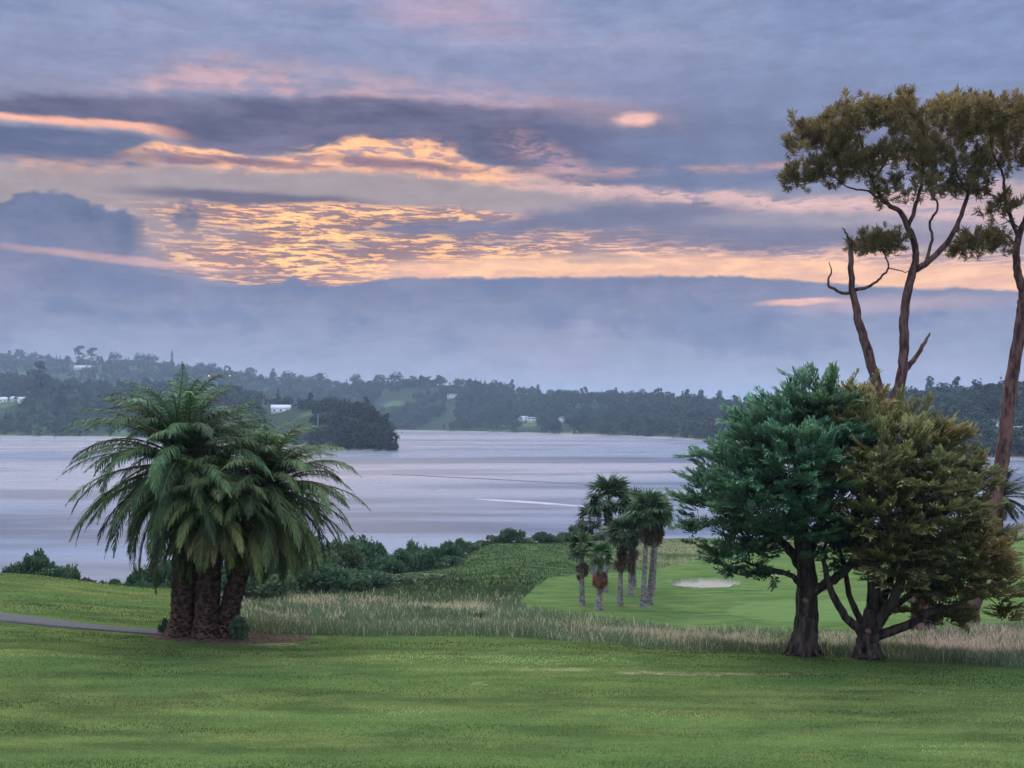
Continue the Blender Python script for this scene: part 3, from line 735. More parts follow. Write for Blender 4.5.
# houses
M['white_wall'] = plain_mat('white_render', lin(226, 224, 222), .7, .08, .6)
M['roof_grey'] = plain_mat('grey_roof', lin(120, 124, 134), .6, .2, .8)
M['roof_pale'] = plain_mat('pale_iron_roof', lin(196, 200, 208), .5, .12, .8)
M['glass'] = plain_mat('dark_window', lin(40, 46, 60), .15, .2, .5)
def box(mb, c, s):
    x, y, z = c; a, b, h = s[0] / 2, s[1] / 2, s[2]
    V = [(x - a, y - b, z), (x + a, y - b, z), (x + a, y + b, z), (x - a, y + b, z), (x - a, y - b, z + h), (x + a, y - b, z + h), (x + a, y + b, z + h), (x - a, y + b, z + h)]
    mb.add(V, [(0, 3, 2, 1), (4, 5, 6, 7), (0, 1, 5, 4), (1, 2, 6, 5), (2, 3, 7, 6), (3, 0, 4, 7)])
def house(px, at, t, w, dpt, h, roofh, label, rz=0.0, roof='roof_grey', lift=0.0, py=None):
    if py is not None:                       # stand where the hillside meets that row
        ts = np.linspace(0.02, 1, 200); q = at(np.full(200, float(px)), ts); rows = HZ + (CAMZ - q[:, 2]) / q[:, 1] * F
        t = ts[np.argmin(np.abs(rows - py))]
    b = at(np.array([float(px)]), np.array([t]))[0]
    HOUSES.append((b[0], b[1], w)); e = empty('house', (b[0], b[1], b[2] - .3)); e.rotation_euler.z = rz; tag(e, label, 'house', 'houses on the far shores')
    mb = MB(); box(mb, (0, 0, -2), (w, dpt, h + 2))
    mb.add([(-w / 2, -dpt / 2, h), (-w / 2, dpt / 2, h), (-w / 2, 0, h + roofh), (w / 2, -dpt / 2, h), (w / 2, dpt / 2, h), (w / 2, 0, h + roofh)], [(0, 2, 1), (3, 4, 5)]); mb.build('wall', M['white_wall'], e)
    mb = MB(); o_ = .5; k = roofh / (dpt / 2)
    for s in (-1, 1):
        mb.add([(-w / 2 - o_, s * (dpt / 2 + o_), h - o_ * k + .05), (w / 2 + o_, s * (dpt / 2 + o_), h - o_ * k + .05), (w / 2 + o_, 0, h + roofh + .05), (-w / 2 - o_, 0, h + roofh + .05),
                (-w / 2 - o_, s * (dpt / 2 + o_), h - o_ * k + .25), (w / 2 + o_, s * (dpt / 2 + o_), h - o_ * k + .25), (w / 2 + o_, 0, h + roofh + .25), (-w / 2 - o_, 0, h + roofh + .25)],
               [(0, 1, 2, 3), (4, 5, 6, 7), (0, 1, 5, 4), (1, 2, 6, 5), (3, 0, 4, 7)])
    mb.build('roof', M[roof], e)
    nw = max(2, int(w / 4)); 
    for fl in range(1 if h < 4 else 2):
        for i in range(nw):
            mb = MB(); box(mb, (-w / 2 + (i + .5) * w / nw, -dpt / 2, .9 + fl * 2.8), (1.5, .12, 1.2)); mb.build('window', M['glass'], e)
# low white houses at the far left, above the headland woods
house(3, H_head, .5, 8, 7, 3.2, 2, 'white gabled house at the far left edge among headland trees', .4, 'roof_pale', py=402, lift=3)
house(14, H_head, .5, 6, 6, 3, 2, 'small white house just right of the leftmost one', -.3, 'roof_pale', py=401, lift=3.5)
house(22, H_head, .5, 8, 6, 3.6, 2, 'white gabled house, right one of the three in the headland trees', .7, 'roof_pale', py=402, lift=3)
house(84, H_far, .85, 34, 10, 4, 2.5, 'long low white building near the top of the left hill', .05, 'roof_pale', py=369, lift=7)
house(281, H_head, .8, 15, 8, 3.4, 2.4, 'wide white bungalow with grey roof beside the headland meadow', .15, 'roof_pale', py=412, lift=1.2)
house(523, H_far, .3, 10, 7, 4, 2, 'small pale house low on the far shore, left of the dark point', .2, 'roof_pale', py=421, lift=5)
house(532, H_far, .3, 9, 7, 4, 2, 'small pale house just right of its neighbour low on the far shore', -.3, 'roof_grey', py=422, lift=5)
house(563, H_far, .3, 8, 7, 4, 2, 'single pale house among trees on the middle of the far shore', .5, 'roof_grey', py=422, lift=5)
house(452, H_far, .6, 14, 8, 4, 2, 'pale roofed house high in the woods of the far hill', .1, 'roof_grey', py=398, lift=6)
house(970, H_far, .8, 8, 7, 3.6, 2.6, 'highest white house on the right hill', .5, 'roof_pale', py=418, lift=2)
house(959, H_far, .5, 6, 6, 3, 2, 'faint grey house below and left of the highest one', -.2, 'roof_grey', py=428, lift=1.5)
house(987, H_far, .5, 9, 8, 4.6, 2, 'white two storey house at the middle of the right hill', .2, 'roof_grey', py=430, lift=1.5)
house(998, H_far, .42, 14, 7, 3.2, 1.6, 'long white house stepping down the right hill', .1, 'roof_pale', py=434, lift=1)
house(1019, H_far, .42, 9, 7, 4.6, 1.8, 'white house behind the leaning pine trunk at the right edge', -.2, 'roof_pale', py=438, lift=1)
house(1022, H_far, .8, 8, 7, 4, 2, 'grey roofed house high on the right hill at the picture edge', .3, 'roof_grey', py=410, lift=1)
# meadow clearing on the headland stays free of trees
def clearing(u, t): return ~((u > 262) & (u < 314) & (t < .9) & (t > .1))
woodland('far_woodland', 'blue grey woodland covering the hills across the estuary', H_far, 8500, -250, 1300, 0.02, 1.04, 8, 14, clear=.16, keep=None)
woodland('headland_woodland', 'dark green woodland covering the nearer headland at left', H_head, 3000, -250, 396, 0.03, 1.0, 5, 9.5, clear=.12, keep=clearing)

# single trees that stand out on the skylines
def far_tree(kind, px, py_top, at, t, label, name, cat='tree', group=None, w=1.0):
    b = at(np.array([px]), np.array([t]))[0]
    top = CAMZ - (py_top - HZ) / F * b[1]; h = max(4.0, top - b[2] + .6)
    mb = MB(); v, f, c = BT[kind][random.randrange(4)]
    R = zrot(np.array([random.uniform(0, 6.28)]))
    scatter(mb, [(v, f, c)], np.zeros((1, 3)), R, np.array([[h * w, h * w, h]]), np.array(FARC[kind]) * .8)
    o = mb.build(name, M['far_leaf']); o.location = (b[0], b[1], b[2] - .6); tag(o, label, cat, group)
far_tree('flat', 931, 397.5, H_far, 1.0, 'larger umbrella shaped pine on the crest of the right hill', 'umbrella_pine', w=1.0)
far_tree('flat', 944, 398.5, H_far, 1.0, 'smaller umbrella shaped pine beside the larger one on the right hill', 'umbrella_pine', w=.9)
far_tree('cone', 914, 396, H_far, 1.0, 'slim conical pine on the right hill, left of the umbrella pines', 'norfolk_pine', w=.8)
far_tree('round', 976, 395, H_far, 1.0, 'broad domed tree on the crest above the white houses', 'hilltop_tree', w=1.5)
far_tree('cone', 172, 349, H_far, 1.0, 'narrow spire of a conifer rising above the left skyline', 'norfolk_pine', w=.6)
for i, (x_, y_, k_) in enumerate(((20, 348, 'round'), (34, 352, 'round'), (79, 346, 'column'), (92, 348, 'column'), (115, 352, 'round'), (141, 353, 'round'), (152, 354, 'round'), (200, 361, 'round'), (212, 362, 'round'),
                                (250, 366, 'round'), (273, 366, 'cone'), (288, 371, 'round'), (319, 371, 'round'), (356, 373, 'round'), (381, 373, 'round'), (396, 372, 'round'), (414, 378, 'round'), (425, 377, 'round'), (441, 384, 'round'),
                                (462, 380, 'cone'), (474, 380, 'round'), (490, 386, 'cone'), (505, 384, 'round'), (519, 387, 'round'), (531, 390, 'round'), (556, 392, 'round'), (646, 393, 'column'), (658, 394, 'column'), (669, 392, 'column'))):
    far_tree(k_, x_, y_, H_far, random.uniform(.96, 1.0), '%s tree from the left breaking the skyline of the far hills' % ORD[i], 'skyline_tree', group='trees on the skyline of the far hills', w=random.uniform(1.2, 1.7))
for i, (x_, y_, t_) in enumerate(((329, 398, .7), (345, 400, .6), (358, 402, .6), (371, 405, .5), (381, 412, .4), (352, 414, .2), (340, 410, .3), (366, 420, .15), (388, 424, .2), (327, 412, .5), (42, 362, .6), (36, 370, .5), (240, 388, .8), (60, 384, .3))):
    far_tree('round' if i < 10 else 'column', x_, y_, H_head, t_, ('bushy dark tree at the tip of the headland, %s from the left' % ORD[[329, 345, 358, 371, 381, 352, 340, 366, 388, 327].index(x_) and sorted([329, 345, 358, 371, 381, 352, 340, 366, 388, 327]).index(x_)]) if i < 10 else 'tall dark tree standing up from the headland woods, %s from the left' % ORD[[36, 42, 60, 240].index(x_)], 'headland_tree',
             group='trees at the tip of the headland' if i < 10 else 'tall trees in the headland woods', w=random.uniform(.9, 1.25))

# lamps and a pole
m_, nt_, out_ = new_mat('lamp_glow'); em = nt_.nodes.new('ShaderNodeEmission'); em.inputs[0].default_value = (1, .42, .16, 1); em.inputs[1].default_value = 9; nt_.links.new(em.outputs[0], out_.inputs[0]); M['glow'] = m_
M['metal'] = plain_mat('pole_metal', lin(190, 192, 198), .5, .1)
def lamp(px, py, at, t, label):
    b = at(np.array([float(px)]), np.array([t]))[0]; z = CAMZ - (py - HZ) / F * b[1]
    e = empty('street_lamp', (b[0], b[1], b[2])); tag(e, label, 'street lamp', 'street lamps on the far hill')
    h = max(5, z - b[2]); mb = MB(); tube(mb, [(0, 0, -1), (0, 0, h)], [.15, .1], 6); mb.build('pole', M['metal'], e)
    mb = MB(); mb2 = blob = None; th = np.linspace(0, pi, 5); tube(mb, [(0, 0, h - .1), (0, 0, h + .4), (0, 0, h + 1.0), (0, 0, h + 1.4)], [.3, .8, .8, .3], 8); mb.build('lamp_head', M['glow'], e)
lamp(230, 376, H_far, .75, 'lit orange street lamp beyond the top of the large palm, brighter right one'); lamp(209, 380, H_far, .7, 'lit orange street lamp left of the brighter one above the palm')
b_ = H_head(np.array([318.0]), np.array([.35]))[0]; e_ = empty('flagpole', b_); tag(e_, 'tall pale pole standing at the edge of the headland meadow', 'pole')
mb = MB(); tube(mb, [(0, 0, -1), (0, 0, 12)], [.22, .15], 6); mb.build('pole', M['metal'], e_)
mb = MB(); tube(mb, [(0, 0, 12), (0, 0, 12.2), (0, 0, 12.5)], [.15, .3, .2], 6); mb.build('finial', M['metal'], e_)
# ------------------------------------------------------------------ big trees
class Skel:
    """branch skeleton: polylines with radii; later branches grow from the nearest node"""
    def __init__(self): self.P = []; self.R = []; self.D = []; self.paths = []
    def path(self, pts, rad, k=5, rs=1.0):
        rad = np.asarray(rad, float) * rs
        p = np.hstack([np.asarray(pts, float), np.asarray(rad, float)[:, None]]); q = smoothpath(p, k)
        q[1:-1, :3] += rng.normal(0, 0.02, (len(q) - 2, 3))
        self.paths.append((q[:, :3], np.maximum(q[:, 3], .01)))
        for a in q: self.P.append(a[:3]); self.R.append(a[3])
    def twig(self, t, r1=0.012, k=0.5, sag=0.15, rmax=.09, up=0.0):
        P_ = np.array(self.P); d = np.linalg.norm(P_ - t, axis=1) + np.maximum(0, P_[:, 2] - t[2]) * up
        i = int(np.argmin(d)); a = P_[i]; L = np.linalg.norm(t - a)
        if L < .15: return
        r0 = min(self.R[i] * .6, rmax, .012 + L * .02)
        m = a + (t - a) * .5 + np.array([rng.normal(0, .1), rng.normal(0, .1), rng.normal(-sag * .3, .1)]) * L * k
        n = max(3, int(L / .35)); s = np.linspace(0, 1, n + 1)[:, None]
        q = (1 - s) ** 2 * a + 2 * s * (1 - s) * m + s * s * t
        q[1:-1] += rng.normal(0, .03 * min(L, 1.5), (len(q) - 2, 3))
        r = r0 + (r1 - r0) * s[:, 0]
        self.paths.append((q, r))
        for p, rr in zip(q[1:], r[1:]): self.P.append(p); self.R.append(rr)
    def mesh(self, mb, n=7, col=(1, 1, 1), rough=.08):
        for q, r in self.paths: tube(mb, q, r, n if r[0] > .06 else 4 if r[0] > .02 else 3, col, rough if r[0] > .1 else 0, cap=r[0] > .02)

def W(px, py, d, base): return P(px, py, d) - base       # local to the tree's base

# --- macrocarpa cypresses
def plume(seed):
    r = np.random.default_rng(seed); B, D_, Sd, L, Wd, C = [], [], [], [], [], []
    for k in range(13):
        s = .12 + .88 * k / 12; side = 1 if k % 2 else -1
        ang = side * r.uniform(.35, .75) * (1.1 - s * .7); ln = (.42 * (1 - abs(s - .4)) + .08) * r.uniform(.7, 1.2)
        a0 = np.array([s * .8, 0, .12 * s * s]); dr = np.array([cos(ang), sin(ang), r.uniform(.0, .4)])
        for j in range(5):
            u = (j + .5) / 5; b = a0 + dr * ln * u + np.array([0, 0, .12 * u * u * ln])
            dd = norm(dr + r.normal(0, .32, 3) + [0, 0, .18])
            B.append(b); D_.append(dd); Sd.append(norm(np.cross(dd, r.normal(0, .35, 3) + [0, 0, 1]))); L.append(r.uniform(.12, .23)); Wd.append(r.uniform(.045, .08))
            C.append(np.array([1, 1, 1]) * (.42 + 1.05 * (s * .6 + u * .4)) * r.uniform(.8, 1.2))
    return blades(np.array(B), np.array(D_), np.array(Sd), np.array(L), np.array(Wd), np.array(C), taper=.35)
PLUMES = [plume(s) for s in range(6)]

def lobes_surface(lobes, d, base, n, inner=.80):
    L = []
    for (px, py, rx, ry, off) in lobes:
        py += 13 if py < 440 else 8 if py < 500 else 2
        c = P(px, py, d + off) - base; k = (d + off) / F; L.append((c, np.array([rx * k, min(rx, ry * 1.2) * k, ry * k])))
    area = np.array([np.prod(r) ** (2 / 3) for c, r in L]); pts, nrm = [], []
    for (c, r), m in zip(L, np.maximum(8, (n * area / area.sum())).astype(int)):
        dv = rdir(m); p = c + dv * r * rng.uniform(.82, 1.08, (m, 1)); keep = np.ones(m, bool)
        for c2, r2 in L:
            if c2 is c: continue
            keep &= np.linalg.norm((p - c2) / r2, axis=1) > inner
        pts.append(p[keep]); nrm.append(norm(dv / r)[keep])
    return np.concatenate(pts), np.concatenate(nrm), L

def cypress(name, label, base_px, base_py, d, lobes, limbs, col, dead, n, scar, shr=(.88, .86)):
    lobes = [(a, b, c * shr[0], e_ * shr[1], f) for a, b, c, e_, f in lobes]
    g = ground_at(base_px, d); base = np.array([g[0], g[1], g[2] - .05])
    e = empty(name, base); tag(e, label, 'tree', 'cypress trees at the edge of the lawn')
    sk = Skel()
    for pts, rad in limbs: sk.path([W(a, b, d + (c[0] if c else 0), base) for a, b, *c in pts], rad)
    p, nr, L = lobes_surface(lobes, d, base, n)
    for i in rng.permutation(len(p))[:230]: sk.twig(p[i] - nr[i] * .45, .012, .5, rmax=.1, up=.6)
    for c, r in L: sk.twig(c, .02, .4, rmax=.14, up=.6)
    tr = MB(); sk.paths, rest = sk.paths[:1], sk.paths[1:]; sk.mesh(tr, 12, (1, 1, 1), .1)
    # root flare
    q = sk.paths[0][0][0]; r0 = sk.paths[0][1][0]
    for a in np.arange(7) * .9: tube(tr, [q + [cos(a) * r0 * .6, sin(a) * r0 * .6, .5], q + [cos(a) * r0 * .95, sin(a) * r0 * .95, .12], q + [cos(a) * r0 * 1.5, sin(a) * r0 * 1.22, -.12]], [.07, .09, .04], 6, rough=.2)
    tr.build('trunk', M['bark'], e, smooth=True)
    br = MB(); sk.paths = rest; sk.mesh(br, 8, (.9, .9, .9)); br.build('branches', M['bark'], e, smooth=True)
    mb = MB()
    dr = norm(nr * np.array([1, 1, .32]) * .9 + rng.normal(0, .26, p.shape) * [1, 1, .6] + np.array([0, 0, .16]))
    low = nr[:, 2] < -.3; dr[low, 2] *= .2; dr = norm(dr)
    bo = vnoise(p * [1, 1, 1.5], 1.15, 2); k = bo > -.24; p = p + nr * (bo * .8 - .16)[:, None]; p[:, 2] += .13 * np.sin(p[:, 2] * 2 * pi / .75 + 4 * vnoise(p, .5, 1))
    p, nr, dr, bo = p[k], nr[k], dr[k], bo[k]; dr = norm(dr + rdir(len(p)) * .25)
    R = frames(dr, roll=rng.normal(0, .28, len(p)))
    t = np.array(col)[None] * (1 + .3 * vnoise(p, .7, 2))[:, None] * rng.uniform(.8, 1.2, (len(p), 1)) * rng.uniform(.93, 1.07, (len(p), 3))
    hi = np.array(dead)[None]; w = sst(vnoise(p + 5, .45, 2), .0, .55)[:, None] * .5; t = t * (1 - w) + hi * w  # on the olive cypress: warm window-glass reflection painted in as foliage tint
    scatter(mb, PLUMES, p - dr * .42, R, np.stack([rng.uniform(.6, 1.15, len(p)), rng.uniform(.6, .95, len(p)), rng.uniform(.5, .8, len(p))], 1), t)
    # sparse inner foliage
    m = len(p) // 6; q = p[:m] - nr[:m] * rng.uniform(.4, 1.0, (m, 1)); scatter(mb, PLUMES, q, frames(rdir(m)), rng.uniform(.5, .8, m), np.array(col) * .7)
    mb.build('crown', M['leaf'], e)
    mb = MB(); c = W(scar[0], scar[1], d - scar[2], base); tube(mb, [c + [0, .15, 0], c, c - [0, .03, 0]], [.085, .085, .06], 10, (1, 1, 1)); mb.build('branch_scar', M['scar'], e)
M['scar'] = plain_mat('cut_wood', lin(150, 112, 92), .8, .35, 9)
cypress('cypress_tree', 'dense blue green cypress with a single thick trunk, left of the olive one', 803, 651, 35.0,
        [(800, 412, 44, 42, 0), (818, 396, 34, 30, -.4), (765, 432, 42, 40, -.8), (735, 460, 38, 38, .3), (714, 497, 34, 30, 0), (699, 521, 20, 13, .3), (760, 490, 48, 44, -1.5), (800, 465, 48, 50, -1.8),
         (835, 440, 38, 50, -.8), (748, 533, 46, 30, -.8), (800, 525, 42, 30, -1.5), (728, 558, 26, 15, 0), (768, 572, 24, 12, -.5), (840, 505, 34, 36, -1.0), (842, 545, 26, 22, -.2),
         (785, 445, 60, 52, 2), (758, 508, 56, 42, 2.0), (822, 430, 44, 50, 1.6), (700, 478, 14, 12, .2), (745, 412, 18, 16, .2), (826, 378, 10, 8, 0)],
        [([(803, 652), (806, 625), (808, 595), (806, 565), (800, 525), (797, 470), (803, 415)], [.45, .37, .34, .30, .22, .15, .06]),
         ([(808, 596, -.1), (828, 582, -.4), (850, 566, -.5), (858, 540, -.5), (850, 500, -.4)], [.16, .15, .13, .1, .06]),
         ([(806, 575), (785, 545, .3), (755, 525, .4), (725, 515, .3)], [.18, .14, .1, .05]),
         ([(804, 560), (822, 520, .6), (836, 470, .8), (840, 420, .5)], [.18, .15, .1, .05]),
         ([(806, 590), (790, 575, -.6), (765, 568, -.9), (740, 560, -.8)], [.1, .08, .06, .03]),
         ([(802, 540), (775, 490, -.6), (760, 450, -.8)], [.16, .1, .05]), ([(804, 550), (790, 500, 1.2), (780, 450, 1.5)], [.14, .1, .05])],
        (.095, .195, .112), (.15, .24, .12), 2900, (806, 601, .40))
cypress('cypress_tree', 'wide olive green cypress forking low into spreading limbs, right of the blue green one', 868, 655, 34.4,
        [(853, 398, 26, 22, .8), (862, 412, 34, 26, .5), (846, 430, 32, 34, .4), (880, 420, 42, 32, 0), (915, 432, 38, 26, 0), (890, 462, 58, 38, -1.2), (938, 458, 34, 24, 0), (920, 500, 52, 40, -1.3), (958, 498, 34, 32, 0), (880, 515, 48, 40, -1.5), (955, 545, 42, 34, -.8),
         (985, 560, 26, 28, 0), (905, 556, 46, 32, -1.3), (994, 590, 22, 16, .2), (960, 588, 38, 22, -.4), (930, 600, 36, 20, .6), (951, 622, 26, 11, .4), (880, 560, 34, 18, .4), (900, 450, 58, 48, 1.6),
         (930, 520, 58, 48, 1.8), (966, 556, 38, 38, 1.6), (975, 470, 16, 12, .3), (1002, 540, 12, 14, .2), (1005, 606, 12, 9, .1)],
        [([(868, 657), (868, 645), (868, 633)], [.40, .36, .34]),
         ([(868, 636), (873, 600, .1), (873, 560, .1), (868, 510, 0), (872, 450, 0), (868, 405, .3)], [.26, .22, .2, .16, .1, .05]),
         ([(866, 637), (846, 617, -.1), (832, 592, -.2), (824, 566, -.2), (826, 540, 0)], [.17, .13, .11, .08, .04]),
         ([(867, 634), (853, 606, .4), (846, 575, .5), (838, 540, .5)], [.12, .1, .08, .04]),
         ([(870, 634), (890, 606, -.4), (902, 575, -.5), (915, 535, -.5), (935, 490, -.3)], [.2, .17, .14, .1, .05]),
         ([(872, 636), (903, 628, -.3), (930, 612, -.4), (958, 604, -.2), (985, 590, 0)], [.17, .14, .12, .08, .04]),
         ([(871, 635), (885, 615, .7), (915, 590, 1.1), (950, 560, 1.2), (970, 530, 1.0)], [.16, .13, .1, .07, .04]),
         ([(871, 632), (893, 570, .9), (905, 510, 1.1), (900, 450, .9)], [.16, .12, .09, .05])],
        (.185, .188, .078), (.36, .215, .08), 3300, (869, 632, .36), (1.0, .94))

# --- tall pines
def tuft(seed):
    r = np.random.default_rng(seed); n = 34; d = r.normal(size=(n, 3)); d[:, 0] = abs(d[:, 0]) + .25; d = norm(d)
    b = np.stack([r.uniform(0, .5, n), r.normal(0, .07, n), r.normal(0, .07, n)], 1); s = norm(np.cross(d, r.normal(size=(n, 3))))
    c = np.ones((n, 3)) * r.uniform(.7, 1.3, (n, 1)); return blades(b, d, s, r.uniform(.4, .62, n), r.uniform(.05, .085, n), c)
TUFTS = [tuft(s) for s in range(5)]
def pine(name, label, base_px, d, trunk, limbs, canopy, col):
    g = ground_at(base_px, d); base = np.array([g[0], g[1], g[2] - .1]); e = empty(name, base); tag(e, label, 'tree', 'tall pines behind the cypresses')
    sk = Skel(); sk.path([W(a, b, d + (c[0] if c else 0), base) for a, b, *c in trunk[0]], trunk[1], 6, .78)
    tr = MB(); sk.mesh(tr, 12, (1, 1, 1), .07); q, r0 = sk.paths[0][0][0], sk.paths[0][1][0]
    for a in np.arange(6) * 1.05: tube(tr, [q + [cos(a) * r0 * .6, sin(a) * r0 * .6, .7], q + [cos(a) * r0 * .95, sin(a) * r0 * .95, .15], q + [cos(a) * r0 * 1.4, sin(a) * r0 * 1.4, -.1]], [.12, .16, .06], 6, rough=.2)
    tr.build('trunk', M['pine_bark'], e, smooth=True)
    n0 = len(sk.paths)
    for pts, rad in limbs: sk.path([W(a, b, d + (c[0] if c else 0), base) for a, b, *c in pts], rad, 5, .74)
    mb = MB(); T, U = [], []
    for (px, py, rx, ry, off, dep, n) in canopy:
        c = W(px, py, d + off, base); k = d / F
        v = rdir(n, -.55); p = c + v * np.array([rx * k, dep, ry * k]) * rng.uniform(.45, 1.0, (n, 1)) ** .7
        T.append(p); U.append(norm(v * [.5, .5, .4] + [0, 0, .75]))
    small = np.concatenate([np.full(len(t), len(t) < 60) for t in T]); T = np.concatenate(T); U = np.concatenate(U)
    keep = (vnoise(T, .8, 2) > .0) | small; T, U = T[keep], U[keep]
    o = np.argsort([np.min(np.linalg.norm(np.array(sk.P) - t, axis=1)) for t in T])
    for i in o[::2]: sk.twig(T[i] - U[i] * .2, .014, .8, .8, rmax=.10, up=.8)
    br = MB(); sk.paths = sk.paths[n0:]; sk.mesh(br, 8, (.95, .95, .95)); br.build('branches', M['pine_bark'], e, smooth=True)
    # each target carries a spray of tufts
    m = 3; p = np.repeat(T, m, 0) + rng.normal(0, .2, (len(T) * m, 3)); u = norm(np.repeat(U, m, 0) + rng.normal(0, .45, (len(T) * m, 3)))
    t = np.array(col) * (1 + .35 * vnoise(p, .6, 2))[:, None] * rng.uniform(.75, 1.25, (len(p), 1))
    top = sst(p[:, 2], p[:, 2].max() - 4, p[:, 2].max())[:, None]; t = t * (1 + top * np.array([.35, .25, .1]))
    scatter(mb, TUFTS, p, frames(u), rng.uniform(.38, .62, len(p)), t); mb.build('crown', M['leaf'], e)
DP = 50.0
pine('pine_tree', 'tall twin stemmed pine with flat crown rising behind the cypresses', 922, DP,
     ([(923, 630), (918, 580), (906, 520), (894, 460), (886, 408)], [.62, .52, .47, .44, .42]),
     [([(886, 412), (876, 380), (866, 345), (858, 318), (852, 290), (851, 262), (851, 240)], [.36, .33, .29, .25, .2, .17, .13]),
      ([(888, 412), (900, 385), (904, 355), (904, 320), (908, 290), (914, 268)], [.4, .34, .31, .29, .27, .25]),
      ([(903, 372), (915, 358), (923, 345), (930, 333)], [.2, .15, .12, .05]),
      ([(914, 270), (928, 262), (945, 245), (957, 225), (966, 200), (974, 170), (978, 140)], [.2, .19, .17, .15, .12, .09, .04]),
      ([(914, 270), (916, 250), (910, 232), (900, 212), (885, 202), (874, 185), (866, 160), (860, 135)], [.22, .21, .19, .16, .13, .1, .08, .03]),
      ([(908, 228), (916, 205), (922, 180), (922, 150), (926, 120)], [.14, .12, .09, .07, .03]),
      ([(926, 262), (932, 240), (930, 222), (938, 208), (932, 190), (936, 165)], [.11, .09, .08, .07, .06, .03]),
      ([(884, 202), (868, 192), (850, 188), (835, 178), (815, 165)], [.07, .06, .05, .04, .02]),
      ([(872, 180), (884, 165), (890, 140)], [.07, .05, .03]), ([(968, 192), (955, 170), (950, 140)], [.08, .06, .03]), ([(970, 185), (985, 165), (995, 130)], [.07, .05, .03]),
      ([(852, 292), (842, 293), (833, 288), (828, 284), (831, 272), (829, 262)], [.12, .1, .09, .08, .05, .02]),
      ([(851, 245), (848, 236), (842, 228)], [.1, .07, .03]),
      ([(855, 290), (870, 286), (880, 278), (888, 268), (884, 252), (878, 244)], [.12, .09, .07, .06, .04, .03]),
      ([(888, 268), (905, 272), (912, 268)], [.04, .03, .02])],
     [(895, 128, 88, 20, 0, 4.2, 340), (856, 130, 58, 20, -.8, 3.0, 170), (955, 126, 52, 22, .6, 3.4, 200), (815, 152, 30, 20, 0, 2.0, 80), (800, 180, 16, 14, .2, 1.0, 26), (840, 170, 34, 12, .3, 2.0, 50),
      (900, 165, 60, 12, 0, 3.0, 90), (945, 165, 36, 16, 0, 2.6, 70), (905, 190, 40, 7, 0, 2.4, 36),
      (874, 246, 20, 9, 0, 1.0, 34), (888, 243, 14, 7, .3, .8, 18), (968, 190, 24, 14, .4, 1.6, 30)],
     (.21, .165, .075))
pine('pine_tree', 'tall single stemmed pine leaning right at the picture edge', 969, DP + 1.0,
     ([(968, 632), (975, 590), (985, 540), (997, 490), (1006, 430), (1013, 370), (1022, 315), (1024, 292)], [.58, .5, .46, .43, .40, .37, .34, .3]),
     [([(1024, 295), (1018, 275), (1016, 255), (1020, 232), (1030, 205), (1034, 170), (1030, 135)], [.3, .26, .23, .2, .16, .11, .05]),
      ([(1019, 238), (1010, 215), (1004, 195), (1003, 175), (992, 150), (990, 130)], [.15, .12, .1, .08, .06, .03]),
      ([(1018, 250), (1008, 237), (998, 236), (985, 240), (972, 244), (960, 250)], [.1, .08, .07, .05, .04, .02]),
      ([(1030, 210), (1050, 190), (1066, 160), (1075, 130)], [.13, .1, .07, .03]), ([(1022, 230), (1010, 222), (1000, 225)], [.06, .04, .02])],
     [(1040, 126, 75, 22, 0, 4.2, 300), (1000, 124, 34, 20, -.5, 2.6, 110), (1008, 158, 34, 14, 0, 2.0, 60), (980, 244, 24, 12, 0, 1.2, 46), (962, 252, 13, 7, 0, .8, 14), (1004, 210, 16, 12, 0, 1.2, 18), (1075, 150, 50, 20, 0, 3.0, 90)],
     (.21, .16, .072))

# --- date palms
def frond(mb, c, az, el, L, droop, col, rcol, nl=62, lw=.50, dead=False):
    n = 26; s = np.linspace(0, 1, n)
    e = el - droop * s ** 1.35; h = np.array([cos(az), sin(az)])
    wob = az + .4 * rng.normal() * s ** 2
    dx = np.stack([np.cos(e) * np.cos(wob), np.cos(e) * np.sin(wob), np.sin(e)], 1); p = c + np.vstack([[0, 0, 0], np.cumsum(dx[:-1] * L / (n - 1), 0)])
    tube(mb, p[::3], np.linspace(.045, .008, len(p[::3])), 4, rcol, cap=False)
    u = np.concatenate([np.linspace(.12, .995, nl)] * 2); sd = np.repeat([1, -1], nl)
    i = np.clip((u * (n - 1)).astype(int), 0, n - 2); f = (u * (n - 1) - i)[:, None]
    b = p[i] * (1 - f) + p[i + 1] * f; t = norm(dx[i]); side = norm(np.cross(t, [0, 0, 1.0]) + 1e-6); up = np.cross(side, t)
    ln = lw * (np.sin(np.clip(u * 1.08, 0, 1) * pi) ** .45 * .85 + .15) * rng.uniform(.85, 1.1, len(u))
    a = np.radians(52 - 22 * u) ; d = norm(t * np.cos(a)[:, None] + side * (sd * np.sin(a))[:, None] + up * rng.uniform(.05, .45, (len(u), 1)) + np.array([0, 0, -.42]) + rng.normal(0, .08, (len(u), 3)))
    ws = norm(np.cross(d, up) + rng.normal(0, .3, d.shape))
    c_ = np.array(col) * rng.uniform(.45, 1.7) * rng.uniform(.7, 1.3, (len(u), 1)) * (1 + .25 * (u[:, None] - .5))
    v, fc, cc = blades(b, d, ws, ln, rng.uniform(.026, .040, len(u)), c_, bend=.30, taper=.3); mb.add(v, fc, cc)

